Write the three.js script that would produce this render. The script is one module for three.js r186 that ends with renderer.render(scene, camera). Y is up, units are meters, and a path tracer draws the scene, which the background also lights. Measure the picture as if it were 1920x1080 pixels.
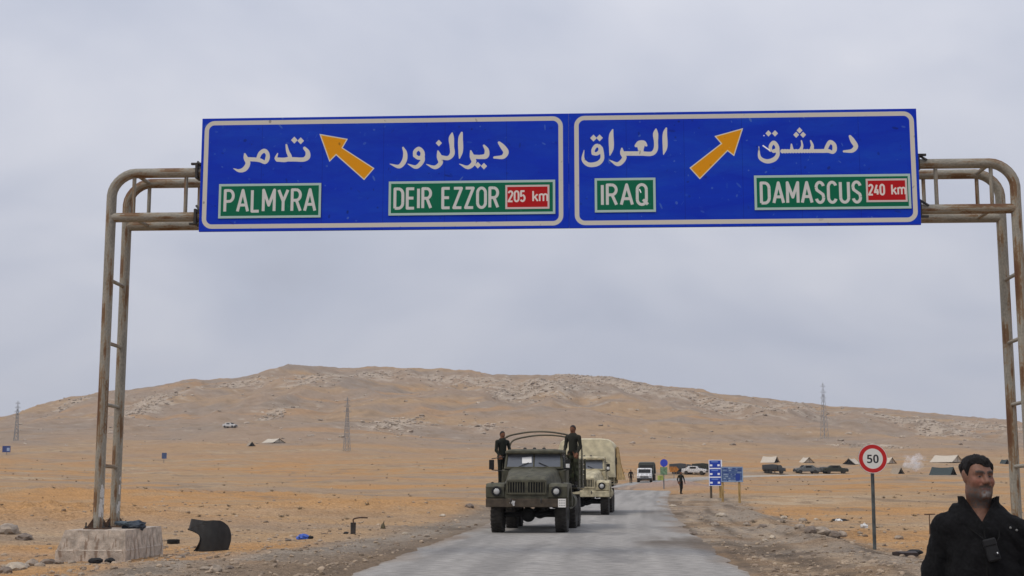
import * as THREE from 'three';
import { mergeGeometries, mergeVertices, toCreasedNormals } from 'three/addons/utils/BufferGeometryUtils.js';
import { RoundedBoxGeometry } from 'three/addons/geometries/RoundedBoxGeometry.js';
import { MarchingCubes } from 'three/addons/objects/MarchingCubes.js';

// ---------------------------------------------------------------- camera, sky, sun, exposure
const scene = new THREE.Scene();
const F = 2500, EYE = 1.7, PITCH = Math.atan(353 / F);
const camera = new THREE.PerspectiveCamera(2 * Math.atan(540 / F) * 180 / Math.PI, 16 / 9, 0.1, 6000);
camera.position.set(0, EYE, 0); camera.rotation.set(PITCH, 0, 0);
scene.add(camera);
const renderer = new THREE.WebGLRenderer({ antialias: true });
renderer.toneMapping = THREE.LinearToneMapping; renderer.toneMappingExposure = 1.0;
renderer.shadowMap.enabled = true;
const SUN = new THREE.Vector3(-0.5, 0.82, 0.32).normalize();
const sun = new THREE.DirectionalLight(new THREE.Color(1, 0.91, 0.79), 1.5);
sun.position.copy(SUN).multiplyScalar(200); sun.castShadow = true; sun.shadow.radius = 30;
Object.assign(sun.shadow.camera, { left: -80, right: 80, top: 80, bottom: -80, near: 1, far: 500 });
sun.shadow.mapSize.set(2048, 2048);
scene.add(sun, sun.target);
scene.fog = new THREE.FogExp2(new THREE.Color(0.86, 0.89, 0.96), 0.00010);

// ---------------------------------------------------------------- noise
function rng(seed) { let s = seed | 0; return () => { s = (s + 0x6d2b79f5) | 0; let t = Math.imul(s ^ (s >>> 15), 1 | s); t = (t + Math.imul(t ^ (t >>> 7), 61 | t)) ^ t; return ((t ^ (t >>> 14)) >>> 0) / 4294967296; }; }
const PERM = new Uint8Array(512), GX = new Float32Array(256), GY = new Float32Array(256);
{ const r = rng(7), p = [...Array(256).keys()]; for (let i = 255; i > 0; i--) { const j = Math.floor(r() * (i + 1)); [p[i], p[j]] = [p[j], p[i]]; }
  for (let i = 0; i < 512; i++) PERM[i] = p[i & 255];
  for (let i = 0; i < 256; i++) { const a = r() * 6.2832; GX[i] = Math.cos(a); GY[i] = Math.sin(a); } }
function noise(x, y, per = 0) {
  let ix = Math.floor(x), iy = Math.floor(y); const fx = x - ix, fy = y - iy;
  let jx = ix + 1, jy = iy + 1;
  if (per) { ix = ((ix % per) + per) % per; jx = ((jx % per) + per) % per; iy = ((iy % per) + per) % per; jy = ((jy % per) + per) % per; }
  const u = fx * fx * fx * (fx * (fx * 6 - 15) + 10), v = fy * fy * fy * (fy * (fy * 6 - 15) + 10);
  const a = PERM[PERM[ix & 255] + (iy & 255)], b = PERM[PERM[jx & 255] + (iy & 255)], c = PERM[PERM[ix & 255] + (jy & 255)], d = PERM[PERM[jx & 255] + (jy & 255)];
  const n0 = GX[a] * fx + GY[a] * fy, n1 = GX[b] * (fx - 1) + GY[b] * fy, n2 = GX[c] * fx + GY[c] * (fy - 1), n3 = GX[d] * (fx - 1) + GY[d] * (fy - 1);
  return (n0 + u * (n1 - n0) + v * ((n2 + u * (n3 - n2)) - (n0 + u * (n1 - n0)))) * 1.5;
}
function fbm(x, y, o = 4, per = 0) { let s = 0, a = 0.5, f = 1; for (let i = 0; i < o; i++) { s += a * noise(x * f + i * 17.3 * (per ? 0 : 1), y * f - i * 9.1 * (per ? 0 : 1), per ? per * f : 0); a *= 0.5; f *= 2; } return s; }
const clamp = (x, a = 0, b = 1) => Math.min(b, Math.max(a, x)), ss = (a, b, x) => { const t = clamp((x - a) / (b - a)); return t * t * (3 - 2 * t); }, lerp = (a, b, t) => a + (b - a) * t;
const gauss = (x, s) => Math.exp(-x * x / (2 * s * s));
function table(pts, x) { if (x <= pts[0][0]) return pts[0][1]; for (let i = 1; i < pts.length; i++) if (x <= pts[i][0]) { const [a, p] = pts[i - 1], [b, q] = pts[i]; return lerp(p, q, (x - a) / (b - a)); } return pts[pts.length - 1][1]; }

// ---------------------------------------------------------------- the sky: a grey-blue overcast
{
  const W = 2048, H = 1024, data = new Float32Array(W * H * 4);
  for (let j = 0; j < H; j++) {
    const el = ((j + 0.5) / H - 0.5) * Math.PI, sy = Math.sin(el), cy = Math.cos(el);
    for (let i = 0; i < W; i++) {
      const az = ((i + 0.5) / W - 0.5) * 2 * Math.PI, x = cy * Math.cos(az), z = cy * Math.sin(az), o = (j * W + i) * 4;
      let r, g, b;
      if (sy > -0.02) {
        const k = 1 / (Math.max(sy, 0) + 0.16), px = x * k, pz = z * k;
        const wx = fbm(px * 0.5 + 3, pz * 0.5, 3), wz = fbm(px * 0.5 - 8, pz * 0.5 + 5, 3);
        const bl = fbm(x * 5 + wx * 0.8 + 4, z * 5 + el * 9 + wz * 0.8, 5), n = 0.35 * fbm(px * 0.7 + wx, pz * 1.0 + wz, 4) + 0.9 * bl + 0.4 * fbm(x * 2.2 + 9, z * 2.2 + el * 4, 3);
        const L = 0.485 * (1 + 0.85 * Math.max(sy, 0)) * (1 + 0.24 * n * ss(0, 0.2, sy + 0.06)), warm = clamp(0.3 + n * 0.9);
        r = L * lerp(0.94, 1.0, warm); g = L * lerp(1.005, 1.02, warm); b = L * lerp(1.20, 1.12, warm);
      } else { r = 0.3; g = 0.22; b = 0.15; }
      data[o] = r; data[o + 1] = g; data[o + 2] = b; data[o + 3] = 1;
    }
  }
  const t = new THREE.DataTexture(data, W, H, THREE.RGBAFormat, THREE.FloatType);
  t.mapping = THREE.EquirectangularReflectionMapping; t.magFilter = THREE.LinearFilter; t.needsUpdate = true;
  scene.background = t; scene.environment = t;
}

// ---------------------------------------------------------------- helpers
const cP = Math.cos(PITCH), sP = Math.sin(PITCH);
function ray(px, py) { const x = (px - 960) / F, y = (540 - py) / F; return [x, y * cP + sP, y * sP - cP]; }
function at(px, py, D) { const [x, y, z] = ray(px, py), t = D / -z; return new THREE.Vector3(x * t, EYE + y * t, -D); }     // a point of known distance
const names = new Map();
function numbered(n) { const k = names.get(n) ?? 0; names.set(n, k + 1); return k ? n + '_' + String(k).padStart(3, '0') : n; }
function tag(o, label, category, group, kind) { Object.assign(o.userData, { label, category }); if (group) o.userData.group = group; if (kind) o.userData.kind = kind; return o; }
function thing(name, label, category, pos = [0, 0, 0], turn = 0, group) { const o = new THREE.Group(); o.name = numbered(name); o.position.set(...pos); o.rotation.y = turn; scene.add(o); return tag(o, label, category, group); }
function part(name, geo, mat, parent) { const m = new THREE.Mesh(geo, mat); m.name = parent === scene ? numbered(name) : name; m.castShadow = m.receiveShadow = true; parent.add(m); return m; }
function struct(name, geo, mat) { const m = part(name, geo, mat, scene); m.userData.kind = 'structure'; return m; }
function copyOf(o, pos, turn, label, group) { const c = o.clone(); c.name = numbered(o.name.replace(/_\d+$/, '')); c.userData = { ...o.userData }; c.position.set(...pos); c.rotation.y = turn; if (label) c.userData.label = label; if (group) c.userData.group = group; scene.add(c); return c; }
function uvBox(g, s = 1) {      // metre uv by the way a face points
  if (g.index) g = g.toNonIndexed();
  const p = g.attributes.position, uv = new Float32Array(p.count * 2), a = new THREE.Vector3(), b = new THREE.Vector3(), c = new THREE.Vector3(), n = new THREE.Vector3();
  for (let i = 0; i < p.count; i += 3) {
    a.fromBufferAttribute(p, i); b.fromBufferAttribute(p, i + 1); c.fromBufferAttribute(p, i + 2); n.copy(b).sub(a).cross(c.clone().sub(a));
    const x = Math.abs(n.x), y = Math.abs(n.y), z = Math.abs(n.z);
    for (let k = 0; k < 3; k++) { const q = [a, b, c][k]; uv[(i + k) * 2] = (x >= y && x >= z ? q.z + 3.1 : q.x) * s; uv[(i + k) * 2 + 1] = (y > x && y > z ? q.z : q.y) * s; }
  }
  g.setAttribute('uv', new THREE.BufferAttribute(uv, 2)); return g;
}
function fin(g, crease = 0.7) { if (!g.attributes.normal) g.computeVertexNormals(); return uvBox(toCreasedNormals(g.index ? g.toNonIndexed() : g, crease)); }
function bare(g) { g = g.index ? g.toNonIndexed() : g.clone(); for (const k of Object.keys(g.attributes)) if (!['position', 'normal'].includes(k)) g.deleteAttribute(k); if (!g.attributes.normal) g.computeVertexNormals(); return g; }
const merge = (list) => uvBox(mergeGeometries(list.map(bare)));
function box(w, h, d, x = 0, y = 0, z = 0, r = 0.012) { const g = r ? new RoundedBoxGeometry(w, h, d, 2, Math.min(r, w / 2.1, h / 2.1, d / 2.1)) : new THREE.BoxGeometry(w, h, d); g.translate(x, y, z); return uvBox(g); }
function bar(a, b, r, r2 = r, n = 10) { a = new THREE.Vector3(...a); b = new THREE.Vector3(...b); const d = b.clone().sub(a), g = new THREE.CylinderGeometry(r2, r, d.length(), n); g.translate(0, d.length() / 2, 0); g.applyQuaternion(new THREE.Quaternion().setFromUnitVectors(new THREE.Vector3(0, 1, 0), d.normalize())); g.translate(a.x, a.y, a.z); return g; }
function tube(pts, r, seg = 40, n = 10) { return new THREE.TubeGeometry(new THREE.CatmullRomCurve3(pts.map((p) => new THREE.Vector3(...p))), seg, r, n); }
function loft(secs) {           // closed sections of the same number of points [x, y, z]
  const n = secs[0].length, pos = [], tri = (a, b, c) => pos.push(...a, ...b, ...c), mid = (s) => [0, 1, 2].map((k) => s.reduce((t, p) => t + p[k], 0) / n);
  for (let i = 0; i + 1 < secs.length; i++) for (let k = 0; k < n; k++) { const l = (k + 1) % n; tri(secs[i][k], secs[i][l], secs[i + 1][k]); tri(secs[i][l], secs[i + 1][l], secs[i + 1][k]); }
  const A = secs[0], Z = secs[secs.length - 1], a = mid(A), z = mid(Z);
  for (let k = 0; k < n; k++) { const l = (k + 1) % n; tri(a, A[l], A[k]); tri(z, Z[k], Z[l]); }
  const g = new THREE.BufferGeometry(); g.setAttribute('position', new THREE.Float32BufferAttribute(pos, 3)); g.computeVertexNormals(); return g;
}
function rrect(w, y0, y1, r, z, wTop = w, n = 4) {          // upright rounded section: width w at y0, wTop at y1
  const out = [];
  for (const [cx, cy, a0] of [[1, 1, 0], [-1, 1, 90], [-1, -1, 180], [1, -1, 270]]) for (let i = 0; i <= n; i++) {
    const a = (a0 + 90 * i / n) * Math.PI / 180, hw = (cy > 0 ? wTop : w) / 2 - r; out.push([cx * hw + r * Math.cos(a), (cy > 0 ? y1 - r : y0 + r) + r * Math.sin(a), z]); }
  return out;
}
function profileX(pts, width, x = 0, bevel = 0.02) {        // an outline in (z, y), extruded across x
  const s = new THREE.Shape(pts.map(([z, y]) => new THREE.Vector2(-z, y))), g = new THREE.ExtrudeGeometry(s, { depth: width - 2 * bevel, bevelEnabled: bevel > 0, bevelSize: bevel, bevelThickness: bevel, bevelSegments: 2, steps: 1 });
  g.translate(0, 0, -(width - 2 * bevel) / 2); g.rotateY(Math.PI / 2); g.translate(x, 0, 0); return uvBox(g);
}
function dataTex(w, h, f, srgb = true) {
  const d = new Uint8Array(w * h * 4);
  for (let j = 0; j < h; j++) for (let i = 0; i < w; i++) { const c = f(i / w, j / h, i, j), o = (j * w + i) * 4; for (let k = 0; k < 3; k++) d[o + k] = clamp(c[k]) * 255; d[o + 3] = 255; }
  const t = new THREE.DataTexture(d, w, h); t.wrapS = t.wrapT = THREE.RepeatWrapping; t.magFilter = THREE.LinearFilter; if (srgb) t.colorSpace = THREE.SRGBColorSpace; t.needsUpdate = true; return t;
}
const col = (r, g, b) => new THREE.Color().setRGB(r, g, b);

// ---------------------------------------------------------------- textures and materials
const R0 = rng(11);
const TGRIT = dataTex(1024, 1024, (u, v) => {       // grit of the ground: fine grains and small pebbles
  const a = fbm(u * 24, v * 24, 4, 24), b = fbm(u * 128 + 3, v * 128, 2, 128), c = Math.max(0, noise(u * 96, v * 96, 96) - 0.45) * 0.9, e = Math.max(0, -noise(u * 64 + 9, v * 64, 64) - 0.5) * 0.9;
  const L = 0.86 + a * 0.22 + b * 0.3 + c - e; return [L, L * 0.995, L * 0.985];
});
const TGRITB = dataTex(512, 512, (u, v) => { const h = 0.5 + fbm(u * 16, v * 16, 5, 16) * 0.6 + Math.max(0, noise(u * 60, v * 60, 60) - 0.3) * 0.6; return [h, h, h]; }, false);
const TGRIME = dataTex(512, 512, (u, v) => { const L = 0.86 + fbm(u * 5, v * 5, 5, 5) * 0.32 + fbm(u * 60, v * 8, 2, 0) * 0.0, d = Math.max(0, fbm(u * 9, v * 9, 4, 9) - 0.16) * 0.9; return [L + d * 0.32, L + d * 0.18, L + d * 0.02]; });
const TRUST = dataTex(1024, 256, (u, v) => {        // u along the pipe (4 m), v round it
  const m = fbm(u * 5, v * 3, 5, 0) * 0.9 + fbm(u * 2 + 5, v * 2, 3, 0) * 1.1, f = fbm(u * 70, v * 18, 3), streak = fbm(u * 4 + 9, v * 14, 3) * 0.7;
  const k = ss(-0.02, 0.34, m + streak * 0.8 + f * 0.35 - 0.06), k2 = ss(0.2, 0.75, m + f * 0.5);
  const g = 0.57 + f * 0.12 + m * 0.10;
  const c = [g, g * 0.965, g * 0.88].map((x, i) => lerp(x, [0.44, 0.33, 0.21][i] + f * 0.12, k * 0.85)); return c.map((x, i) => lerp(x, [0.34, 0.20, 0.11][i] + f * 0.08, k2 * 0.8));
});
const TRUSTB = dataTex(512, 128, (u, v) => { const h = 0.5 + fbm(u * 60, v * 14, 4) * 0.6; return [h, h, h]; }, false);
TRUST.wrapT = TRUSTB.wrapT = THREE.MirroredRepeatWrapping; TRUST.wrapS = TRUSTB.wrapS = THREE.MirroredRepeatWrapping;
const TCONC = dataTex(512, 512, (u, v) => {
  const a = fbm(u * 6, v * 6, 5, 6), s = ss(0.08, 0.3, fbm(u * 10, v * 2.0, 4)), p = Math.max(0, noise(u * 70, v * 70, 70) - 0.4);
  const L = 0.70 + a * 0.22 - p * 0.4; return [L, L * 0.925, L * 0.84].map((x, i) => lerp(x, [0.46, 0.37, 0.30][i], s * 0.6));
});
const TDUST = dataTex(256, 256, (u, v) => { const L = 0.93 + fbm(u * 4, v * 4, 5, 4) * 0.16; return [L, L * 0.99, L * 0.96]; });
const TCLOTH = dataTex(256, 256, (u, v, i, j) => { const L = 0.8 + 0.12 * (((i >> 1) + (j >> 1)) & 1) + fbm(u * 12, v * 12, 3, 12) * 0.3; return [L, L, L]; });
const TCAMO = dataTex(512, 512, (u, v) => { const a = fbm(u * 7, v * 7, 3, 7), b = fbm(u * 9 + 4, v * 9, 3, 9); return a > 0.1 ? [0.30, 0.33, 0.22] : b > 0.08 ? [0.22, 0.21, 0.16] : a < -0.2 ? [0.45, 0.42, 0.32] : [0.33, 0.34, 0.25]; });
const TROAD = dataTex(1024, 1024, (u, v) => { const g = fbm(u * 140, v * 140, 2, 140), a = fbm(u * 10, v * 10, 4, 10), p = Math.max(0, noise(u * 120, v * 120, 120) - 0.42); const L = 0.84 + g * 0.35 + a * 0.16 + p * 0.5; return [L, L, L]; });
const std = (c, { dull, ...o } = {}) => dull ? new THREE.MeshPhysicalMaterial({ color: c, roughness: 0.9, specularIntensity: 0.35, ...o }) : new THREE.MeshStandardMaterial({ color: c, roughness: 0.9, ...o });
const grime = (c, o = {}) => std(c, { map: TGRIME, roughness: 0.75, ...o });
const M = {
  ground: std(0xffffff, { dull: 1, vertexColors: true, map: TGRIT, bumpMap: TGRITB, bumpScale: 0.035, roughness: 1 }),
  road: std(0xffffff, { dull: 1, vertexColors: true, map: TROAD, bumpMap: TGRITB, bumpScale: 0.006, roughness: 0.92 }),
  pipe: std(0xffffff, { map: TRUST, bumpMap: TRUSTB, bumpScale: 0.004, roughness: 0.72, metalness: 0.1 }),
  darkIron: grime(col(0.05, 0.045, 0.04), { roughness: 0.7 }), rustIron: grime(col(0.13, 0.075, 0.045), { roughness: 0.85 }),
  concrete: std(0xffffff, { map: TCONC, bumpMap: TGRITB, bumpScale: 0.01 }),
  tyre: grime(col(0.048, 0.043, 0.037), { roughness: 0.95 }), black: grime(col(0.012, 0.012, 0.012), { roughness: 0.85 }),
  olive: grime(col(0.094, 0.09, 0.057)), bumper: grime(col(0.082, 0.062, 0.042), { roughness: 0.85 }),
  tan: grime(col(0.57, 0.505, 0.33)), canvasTan: grime(col(0.70, 0.645, 0.475), { map: TDUST, roughness: 0.95 }), canvasYellow: grime(col(0.66, 0.45, 0.18), { roughness: 0.95 }),
  wood: grime(col(0.10, 0.085, 0.055), { roughness: 0.9 }),
  glass: new THREE.MeshPhysicalMaterial({ color: col(0.30, 0.33, 0.38), transmission: 0.6, roughness: 0.1, thickness: 0, ior: 1.5 }),
  lens: new THREE.MeshPhysicalMaterial({ color: col(0.5, 0.5, 0.48), roughness: 0.15, clearcoat: 1, clearcoatRoughness: 0.05 }),
  chrome: std(col(0.6, 0.6, 0.6), { metalness: 0.9, roughness: 0.3 }), white: grime(col(0.72, 0.72, 0.7)), mirror: std(col(0.85, 0.86, 0.88), { metalness: 1, roughness: 0.08 }),
  blue: grime(col(0.0, 0.022, 0.39), { roughness: 0.6 }), grey: grime(col(0.25, 0.25, 0.26)), zinc: grime(col(0.18, 0.19, 0.20), { roughness: 0.55, metalness: 0.3 }),
};

// ---------------------------------------------------------------- the lie of the land
const roadLine = (d) => d < 22.7 ? 0.56 + 0.07 * (d - 22.7) : 0.56 + 0.07 * (d - 22.7) + 0.00035 * (d - 22.7) ** 2;
const roadCurve = (() => {
  const pts = []; for (let d = -60; d <= 168; d += 6) pts.push(new THREE.Vector3(roadLine(d), 0, -d));
  for (const [x, d] of [[24, 190], [34, 214], [52, 234], [82, 244], [120, 248], [180, 251], [300, 256]]) pts.push(new THREE.Vector3(x, 0, -d));
  return new THREE.CatmullRomCurve3(pts);
})();
const roadPts = roadCurve.getSpacedPoints(900);
const farPts = roadPts.filter((p) => p.z < -150).filter((p, i) => i % 3 === 0);
function roadSide(x, d) {       // signed distance from the road's middle, right of it positive
  if (d < 150) return (x - roadLine(d)) * 0.994;
  if (d > 330) return 99;
  let best = 1e9; for (const p of farPts) { const q = (p.x - x) ** 2 + (p.z + d) ** 2; if (q < best) best = q; }
  return Math.sqrt(best) * (x > roadLine(Math.min(d, 200)) ? 1 : -1);
}
const BASE = [[-200, 0], [38, 0], [60, 0.03], [80, 0.1], [110, 0.32], [140, 0.62], [167, 0.92], [205, 1.45], [250, 2.2], [300, 3.6], [350, 5.4], [400, 7.4], [430, 8.7]];
const CREST = [[-700, 905], [-400, 850], [-200, 812], [0, 789], [60, 769], [130, 747], [160, 748], [190, 738], [240, 734], [300, 726], [350, 716], [400, 716], [450, 712], [500, 700], [540, 687], [600, 689], [650, 693], [690, 691], [760, 694], [850, 700], [950, 708], [1000, 706], [1060, 704], [1150, 712], [1250, 727], [1350, 742], [1450, 751], [1560, 765], [1700, 773], [1800, 785], [1890, 793], [1960, 800], [2300, 835], [2700, 880]];
function crestH(x) { const px = 960 + x / 1150 * F, v = (k) => table(CREST, px + k); return EYE + (893 - (v(-14) + 2 * v(0) + v(14)) / 4) / F * 1150; }
function smoothBase(d) { return (table(BASE, d - 8) + 2 * table(BASE, d) + table(BASE, d + 8)) / 4; }
const MOUNDS = [[-16.5, 47, 0.75, 5, 3.5], [-6.4, 62, 0.5, 4.2, 3], [-22, 60, 0.5, 7, 4], [15.2, 128, 0.75, 3.2, 4], [10.2, 39.5, 0.3, 1.3, 0.9], [12.0, 36, 0.22, 1.6, 0.8], [-30, 95, 0.6, 12, 6], [-4.6, 28.2, 0.12, 1.6, 0.6], [-5.6, 25.3, 0.12, 1.6, 0.6]];
function height(x, d) {
  const rs = roadSide(x, d), ad = Math.abs(rs), off = ss(3.6, 6.5, ad);
  let h = smoothBase(Math.min(d, 430));
  if (d < 400) {
    h += off * (fbm(x / 11, d / 11, 3) * 0.32 + fbm(x / 2.1 + 7, d / 2.1, 3) * 0.10 * (d < 140 ? 1 : 0)) * ss(0, 14, d + 4);
    if (d < 40 && x < 0) { const k = gauss(x + 8.4, 1.9) * gauss(d - 28, 2.2); h = lerp(h, 0, Math.min(1, k * 1.6)); }
    h += ss(3.5, 4.2, ad) * noise(x * 2.3, d * 2.3) * 0.025;
    h += off * fbm(x / 70 + 3, d / 70, 3) * 2.6 * ss(90, 330, d) + off * fbm(x / 26 + 1, d / 17, 3) * 0.7 * ss(55, 110, d) * ss(0, 30, Math.abs(rs) - 6);
    if (d < 150) {
      for (const [mx, md, mh, sx, sd] of MOUNDS) h += mh * gauss(x - mx, sx) * gauss(d - md, sd) * (1 + noise(x * 1.3, d * 1.3) * 0.35);
      h -= 0.16 * ss(6.6, 8.2, rs + noise(x / 3, d / 3) * 0.8) * ss(95, 60, d) + 0.10 * gauss(rs - 4.75 - noise(d / 4, 3) * 0.3, 0.35) * ss(42, 34, d);
      h += 0.14 * gauss(rs - 6.6 - noise(d / 5, 9) * 0.5, 0.3) * ss(26, 34, d) * ss(90, 60, d);
      h -= 0.05 * ss(3.62, 3.3, ad + noise(x * 1.1, d * 0.7) * 0.10); h -= 0.012 * ss(4.2, 3.6, ad);
    } else h -= 0.12 * ss(4, 3.2, ad);
  } else {
    const c = crestH(x * 1150 / clamp(d, 700, 1150)), t = (d - 400) / 750, rough = fbm(x / 95 + 2, d / 150 + 8, 5), gul = Math.abs(fbm(x / 60 + 1.5, d / 260, 3));
    const up = t < 1 ? lerp(t, t * t * (3 - 2 * t), 0.45) : 1 - (t - 1) * 0.6;
    h = lerp(7.4, c, up) + (rough * 9 - gul * 15 * ss(0.1, 0.5, t)) * ss(0, 0.35, t) * ss(1.02, 0.8, t) + fbm(x / 70 + 3, d / 70, 3) * 2.6 * ss(0.3, 0, t) + fbm(x / 26 + 1, d / 17, 3) * 0.7 * ss(0.2, 0, t);
    h += fbm(x / 14, d / 20, 4) * 2.4 * ss(0.7, 1, t) + Math.max(0, noise(x / 22, 7.7)) * 2.0 * ss(0.9, 1, t) * ss(1.2, 1, t);
    h += fbm(x / 9 + 5, d / 9, 3) * 0.9 * ss(0.1, 0.4, t) * ss(1, 0.9, t);
  }
  return h;
}
function G(px, py) {            // where the line of sight through a photo pixel meets the ground
  const [x, y, z] = ray(px, py); let t0 = 4;
  for (let t = 4; t < 1600; t *= 1.004) { if (EYE + y * t < height(x * t, -z * t)) { let a = t0, b = t; for (let i = 0; i < 24; i++) { const m = (a + b) / 2; if (EYE + y * m < height(x * m, -z * m)) b = m; else a = m; } return new THREE.Vector3(x * b, EYE + y * b, z * b); } t0 = t; }
  return new THREE.Vector3(x * 1200, height(x * 1200, 1200), z * 1200);
}
const onGround = (x, d) => new THREE.Vector3(x, height(x, d), -d);

const C = { sand: [0.475, 0.315, 0.175], orange: [0.535, 0.30, 0.125], pale: [0.59, 0.445, 0.29], brown: [0.295, 0.205, 0.128], grey: [0.34, 0.29, 0.235], dark: [0.13, 0.098, 0.07], hill: [0.40, 0.292, 0.205], hillGrey: [0.355, 0.28, 0.215], rock: [0.57, 0.475, 0.375], road: [0.43, 0.408, 0.375] };
const mix = (a, b, t) => { t = clamp(t); return [lerp(a[0], b[0], t), lerp(a[1], b[1], t), lerp(a[2], b[2], t)]; };
const OUTCROPS = [[270, 768, 40, 14], [505, 783, 30, 14], [740, 795, 55, 12], [910, 800, 40, 8], [1000, 722, 120, 12], [600, 705, 60, 10], [1180, 728, 100, 12], [1400, 760, 120, 10], [820, 712, 70, 9], [1640, 838, 50, 5], [300, 745, 60, 8], [1750, 795, 80, 9], [450, 722, 60, 9], [700, 702, 60, 9], [920, 714, 60, 9], [1100, 714, 70, 10], [1290, 742, 70, 10], [1530, 772, 70, 9], [1660, 780, 70, 9], [1860, 800, 60, 8], [140, 757, 40, 9]];
const ROCKY = OUTCROPS.map(([ox, oy, sx, sy]) => { const p = G(ox, oy), a = G(ox, oy - sy), b = G(ox, oy + sy), d = -p.z; return [p.x, d, sx * 0.7 * d / F, Math.max(8, 0.35 * Math.min(160, Math.abs(b.z - a.z)))]; });
const rocky = (x, d) => { let oc = 0; for (const [ox, od, sx, sd] of ROCKY) oc = Math.max(oc, gauss(x - ox, sx) * gauss(d - od, sd)); return oc; };
function groundColour(x, d) {
  const rs = roadSide(x, d), ad = Math.abs(rs), n1 = fbm(x / 34 + 5, d / 22, 4), n2 = fbm(x / 7 + 11, d / 5, 4), n3 = fbm(x / 1.4, d / 1.4, 3);
  let c = C.sand;
  if (d < 700) {
    c = mix(c, C.orange, ss(-0.05, 0.25, n1 * 0.9 + n2 * 0.6 + 0.02)); c = mix(c, C.pale, ss(0.12, 0.38, -n1 * 0.8 + n2 * 0.8 + n3 * 0.2));
    c = mix(c, C.brown, ss(0.08, 0.34, n2 * 0.8 - n1 * 0.3 + n3 * 0.4) * 0.85); c = mix(c, C.hillGrey, ss(0.05, 0.3, fbm(x / 50 - 9, d / 12 + 4, 4)) * 0.55);
    if (d < 160) {
      for (const [mx, md, mh, sx, sd] of MOUNDS.slice(0, 3)) c = mix(c, C.orange, gauss(x - mx, sx * 1.1) * gauss(d - md, sd * 1.2) * 0.9);
      const wob = n2 * 1.6 + n3 * 0.9, right = ss(8.6, 7.0, rs + wob) * (rs > 0 ? 1 : 0) * ss(130, 80, d), left = ss(-6.2, -4.6, rs + wob) * (rs < 0 ? 1 : 0);
      c = mix(c, mix(C.grey, C.brown, ss(-0.1, 0.3, n2)), right * 0.85); c = mix(c, mix(C.brown, C.grey, ss(-0.2, 0.2, n2 + n3 * 0.4)), left * 0.8);
      const rut = fbm(rs * 1.6 + 3, d / 11, 4); c = mix(c, C.dark, (right + left) * ss(0.02, 0.32, rut + n3 * 0.3) * 0.7); c = mix(c, C.pale, (right + left) * ss(0.12, 0.4, -rut + n3 * 0.2) * 0.45);
      c = mix(c, mix(C.brown, C.dark, 0.45), ss(-6.3, -4.4, rs + wob * 0.6) * (rs < 0 ? 1 : 0) * ss(95, 40, d) * 0.85);
      const strip = gauss(rs + table([[20, 7.4], [25.5, 6.9], [28, 5.4], [36, 5.1], [46, 4.3], [60, 4.1]], d) + n3 * 0.5, 0.75) * ss(75, 45, d); c = mix(c, C.grey, strip * 0.95); c = mix(c, C.dark, ss(0.1, 0.35, n3 + n2) * strip * 0.45);
      const bed = gauss(rs - 4.8 - n2 * 0.6, 0.42) * ss(44, 34, d); c = mix(c, C.dark, bed * ss(-0.25, 0.25, n3 + 0.12) * 0.75);
      const bank = gauss(rs - 7.4 - n2 * 1.2, 0.45) * ss(24, 34, d) * ss(100, 60, d); c = mix(c, C.dark, bank * ss(-0.1, 0.25, n3) * 0.7);
      c = mix(c, C.dark, gauss(ad - 3.85, 0.3) * ss(0.02, 0.3, n3 + n2 * 0.5) * 0.6);
      c = mix(c, C.dark, gauss(d - 35 - n2 * 2, 1.5) * gauss(rs - 4.2, 0.8) * ss(-0.35, 0.05, n3 + n2) * 0.85); c = mix(c, C.dark, gauss(d - 62, 2) * gauss(rs - 4.3, 0.8) * ss(-0.3, 0.1, n3) * 0.7);
      c = mix(c, [0.42, 0.32, 0.29], gauss(x - 15.2, 3.2) * gauss(d - 128, 4) * 0.8);
    }
    const band = ss(300, 350, d + n1 * 50) * ss(470, 420, d + n1 * 40); c = mix(c, C.orange, band * 0.6 * ss(-0.2, 0.2, n1 + n2 * 0.3));
  }
  const k = ss(330, 560, d + n1 * 170 + n2 * 60);
  if (k > 0) {
    const m = fbm(x / 60, d / 90, 5), f = fbm(x / 9, d / 14, 4);
    let h = mix(C.hill, C.hillGrey, ss(-0.2, 0.25, m)); h = mix(h, C.sand, ss(0.0, 0.35, fbm(x / 110 + 7, d / 70, 4)) * 0.8); h = mix(h, C.orange, ss(0.18, 0.4, fbm(x / 80 - 4, d / 40 + 9, 4)) * 0.5);
    let oc = rocky(x, d);
    h = mix(h, C.rock, ss(0.45, 0.9, oc + f * 1.5 + fbm(x / 3, d / 5, 2) * 0.5) * 0.7); h = mix(h, C.brown, ss(0.08, 0.36, -f + m * 0.2) * 0.55);
    c = mix(c, h, k);
  }
  const v = 1 + n3 * 0.22 + fbm(x * 2.1 + 4, d * 2.1, 2) * (d < 90 ? 0.16 : 0); return [c[0] * v, c[1] * v, c[2] * v];
}
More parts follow.
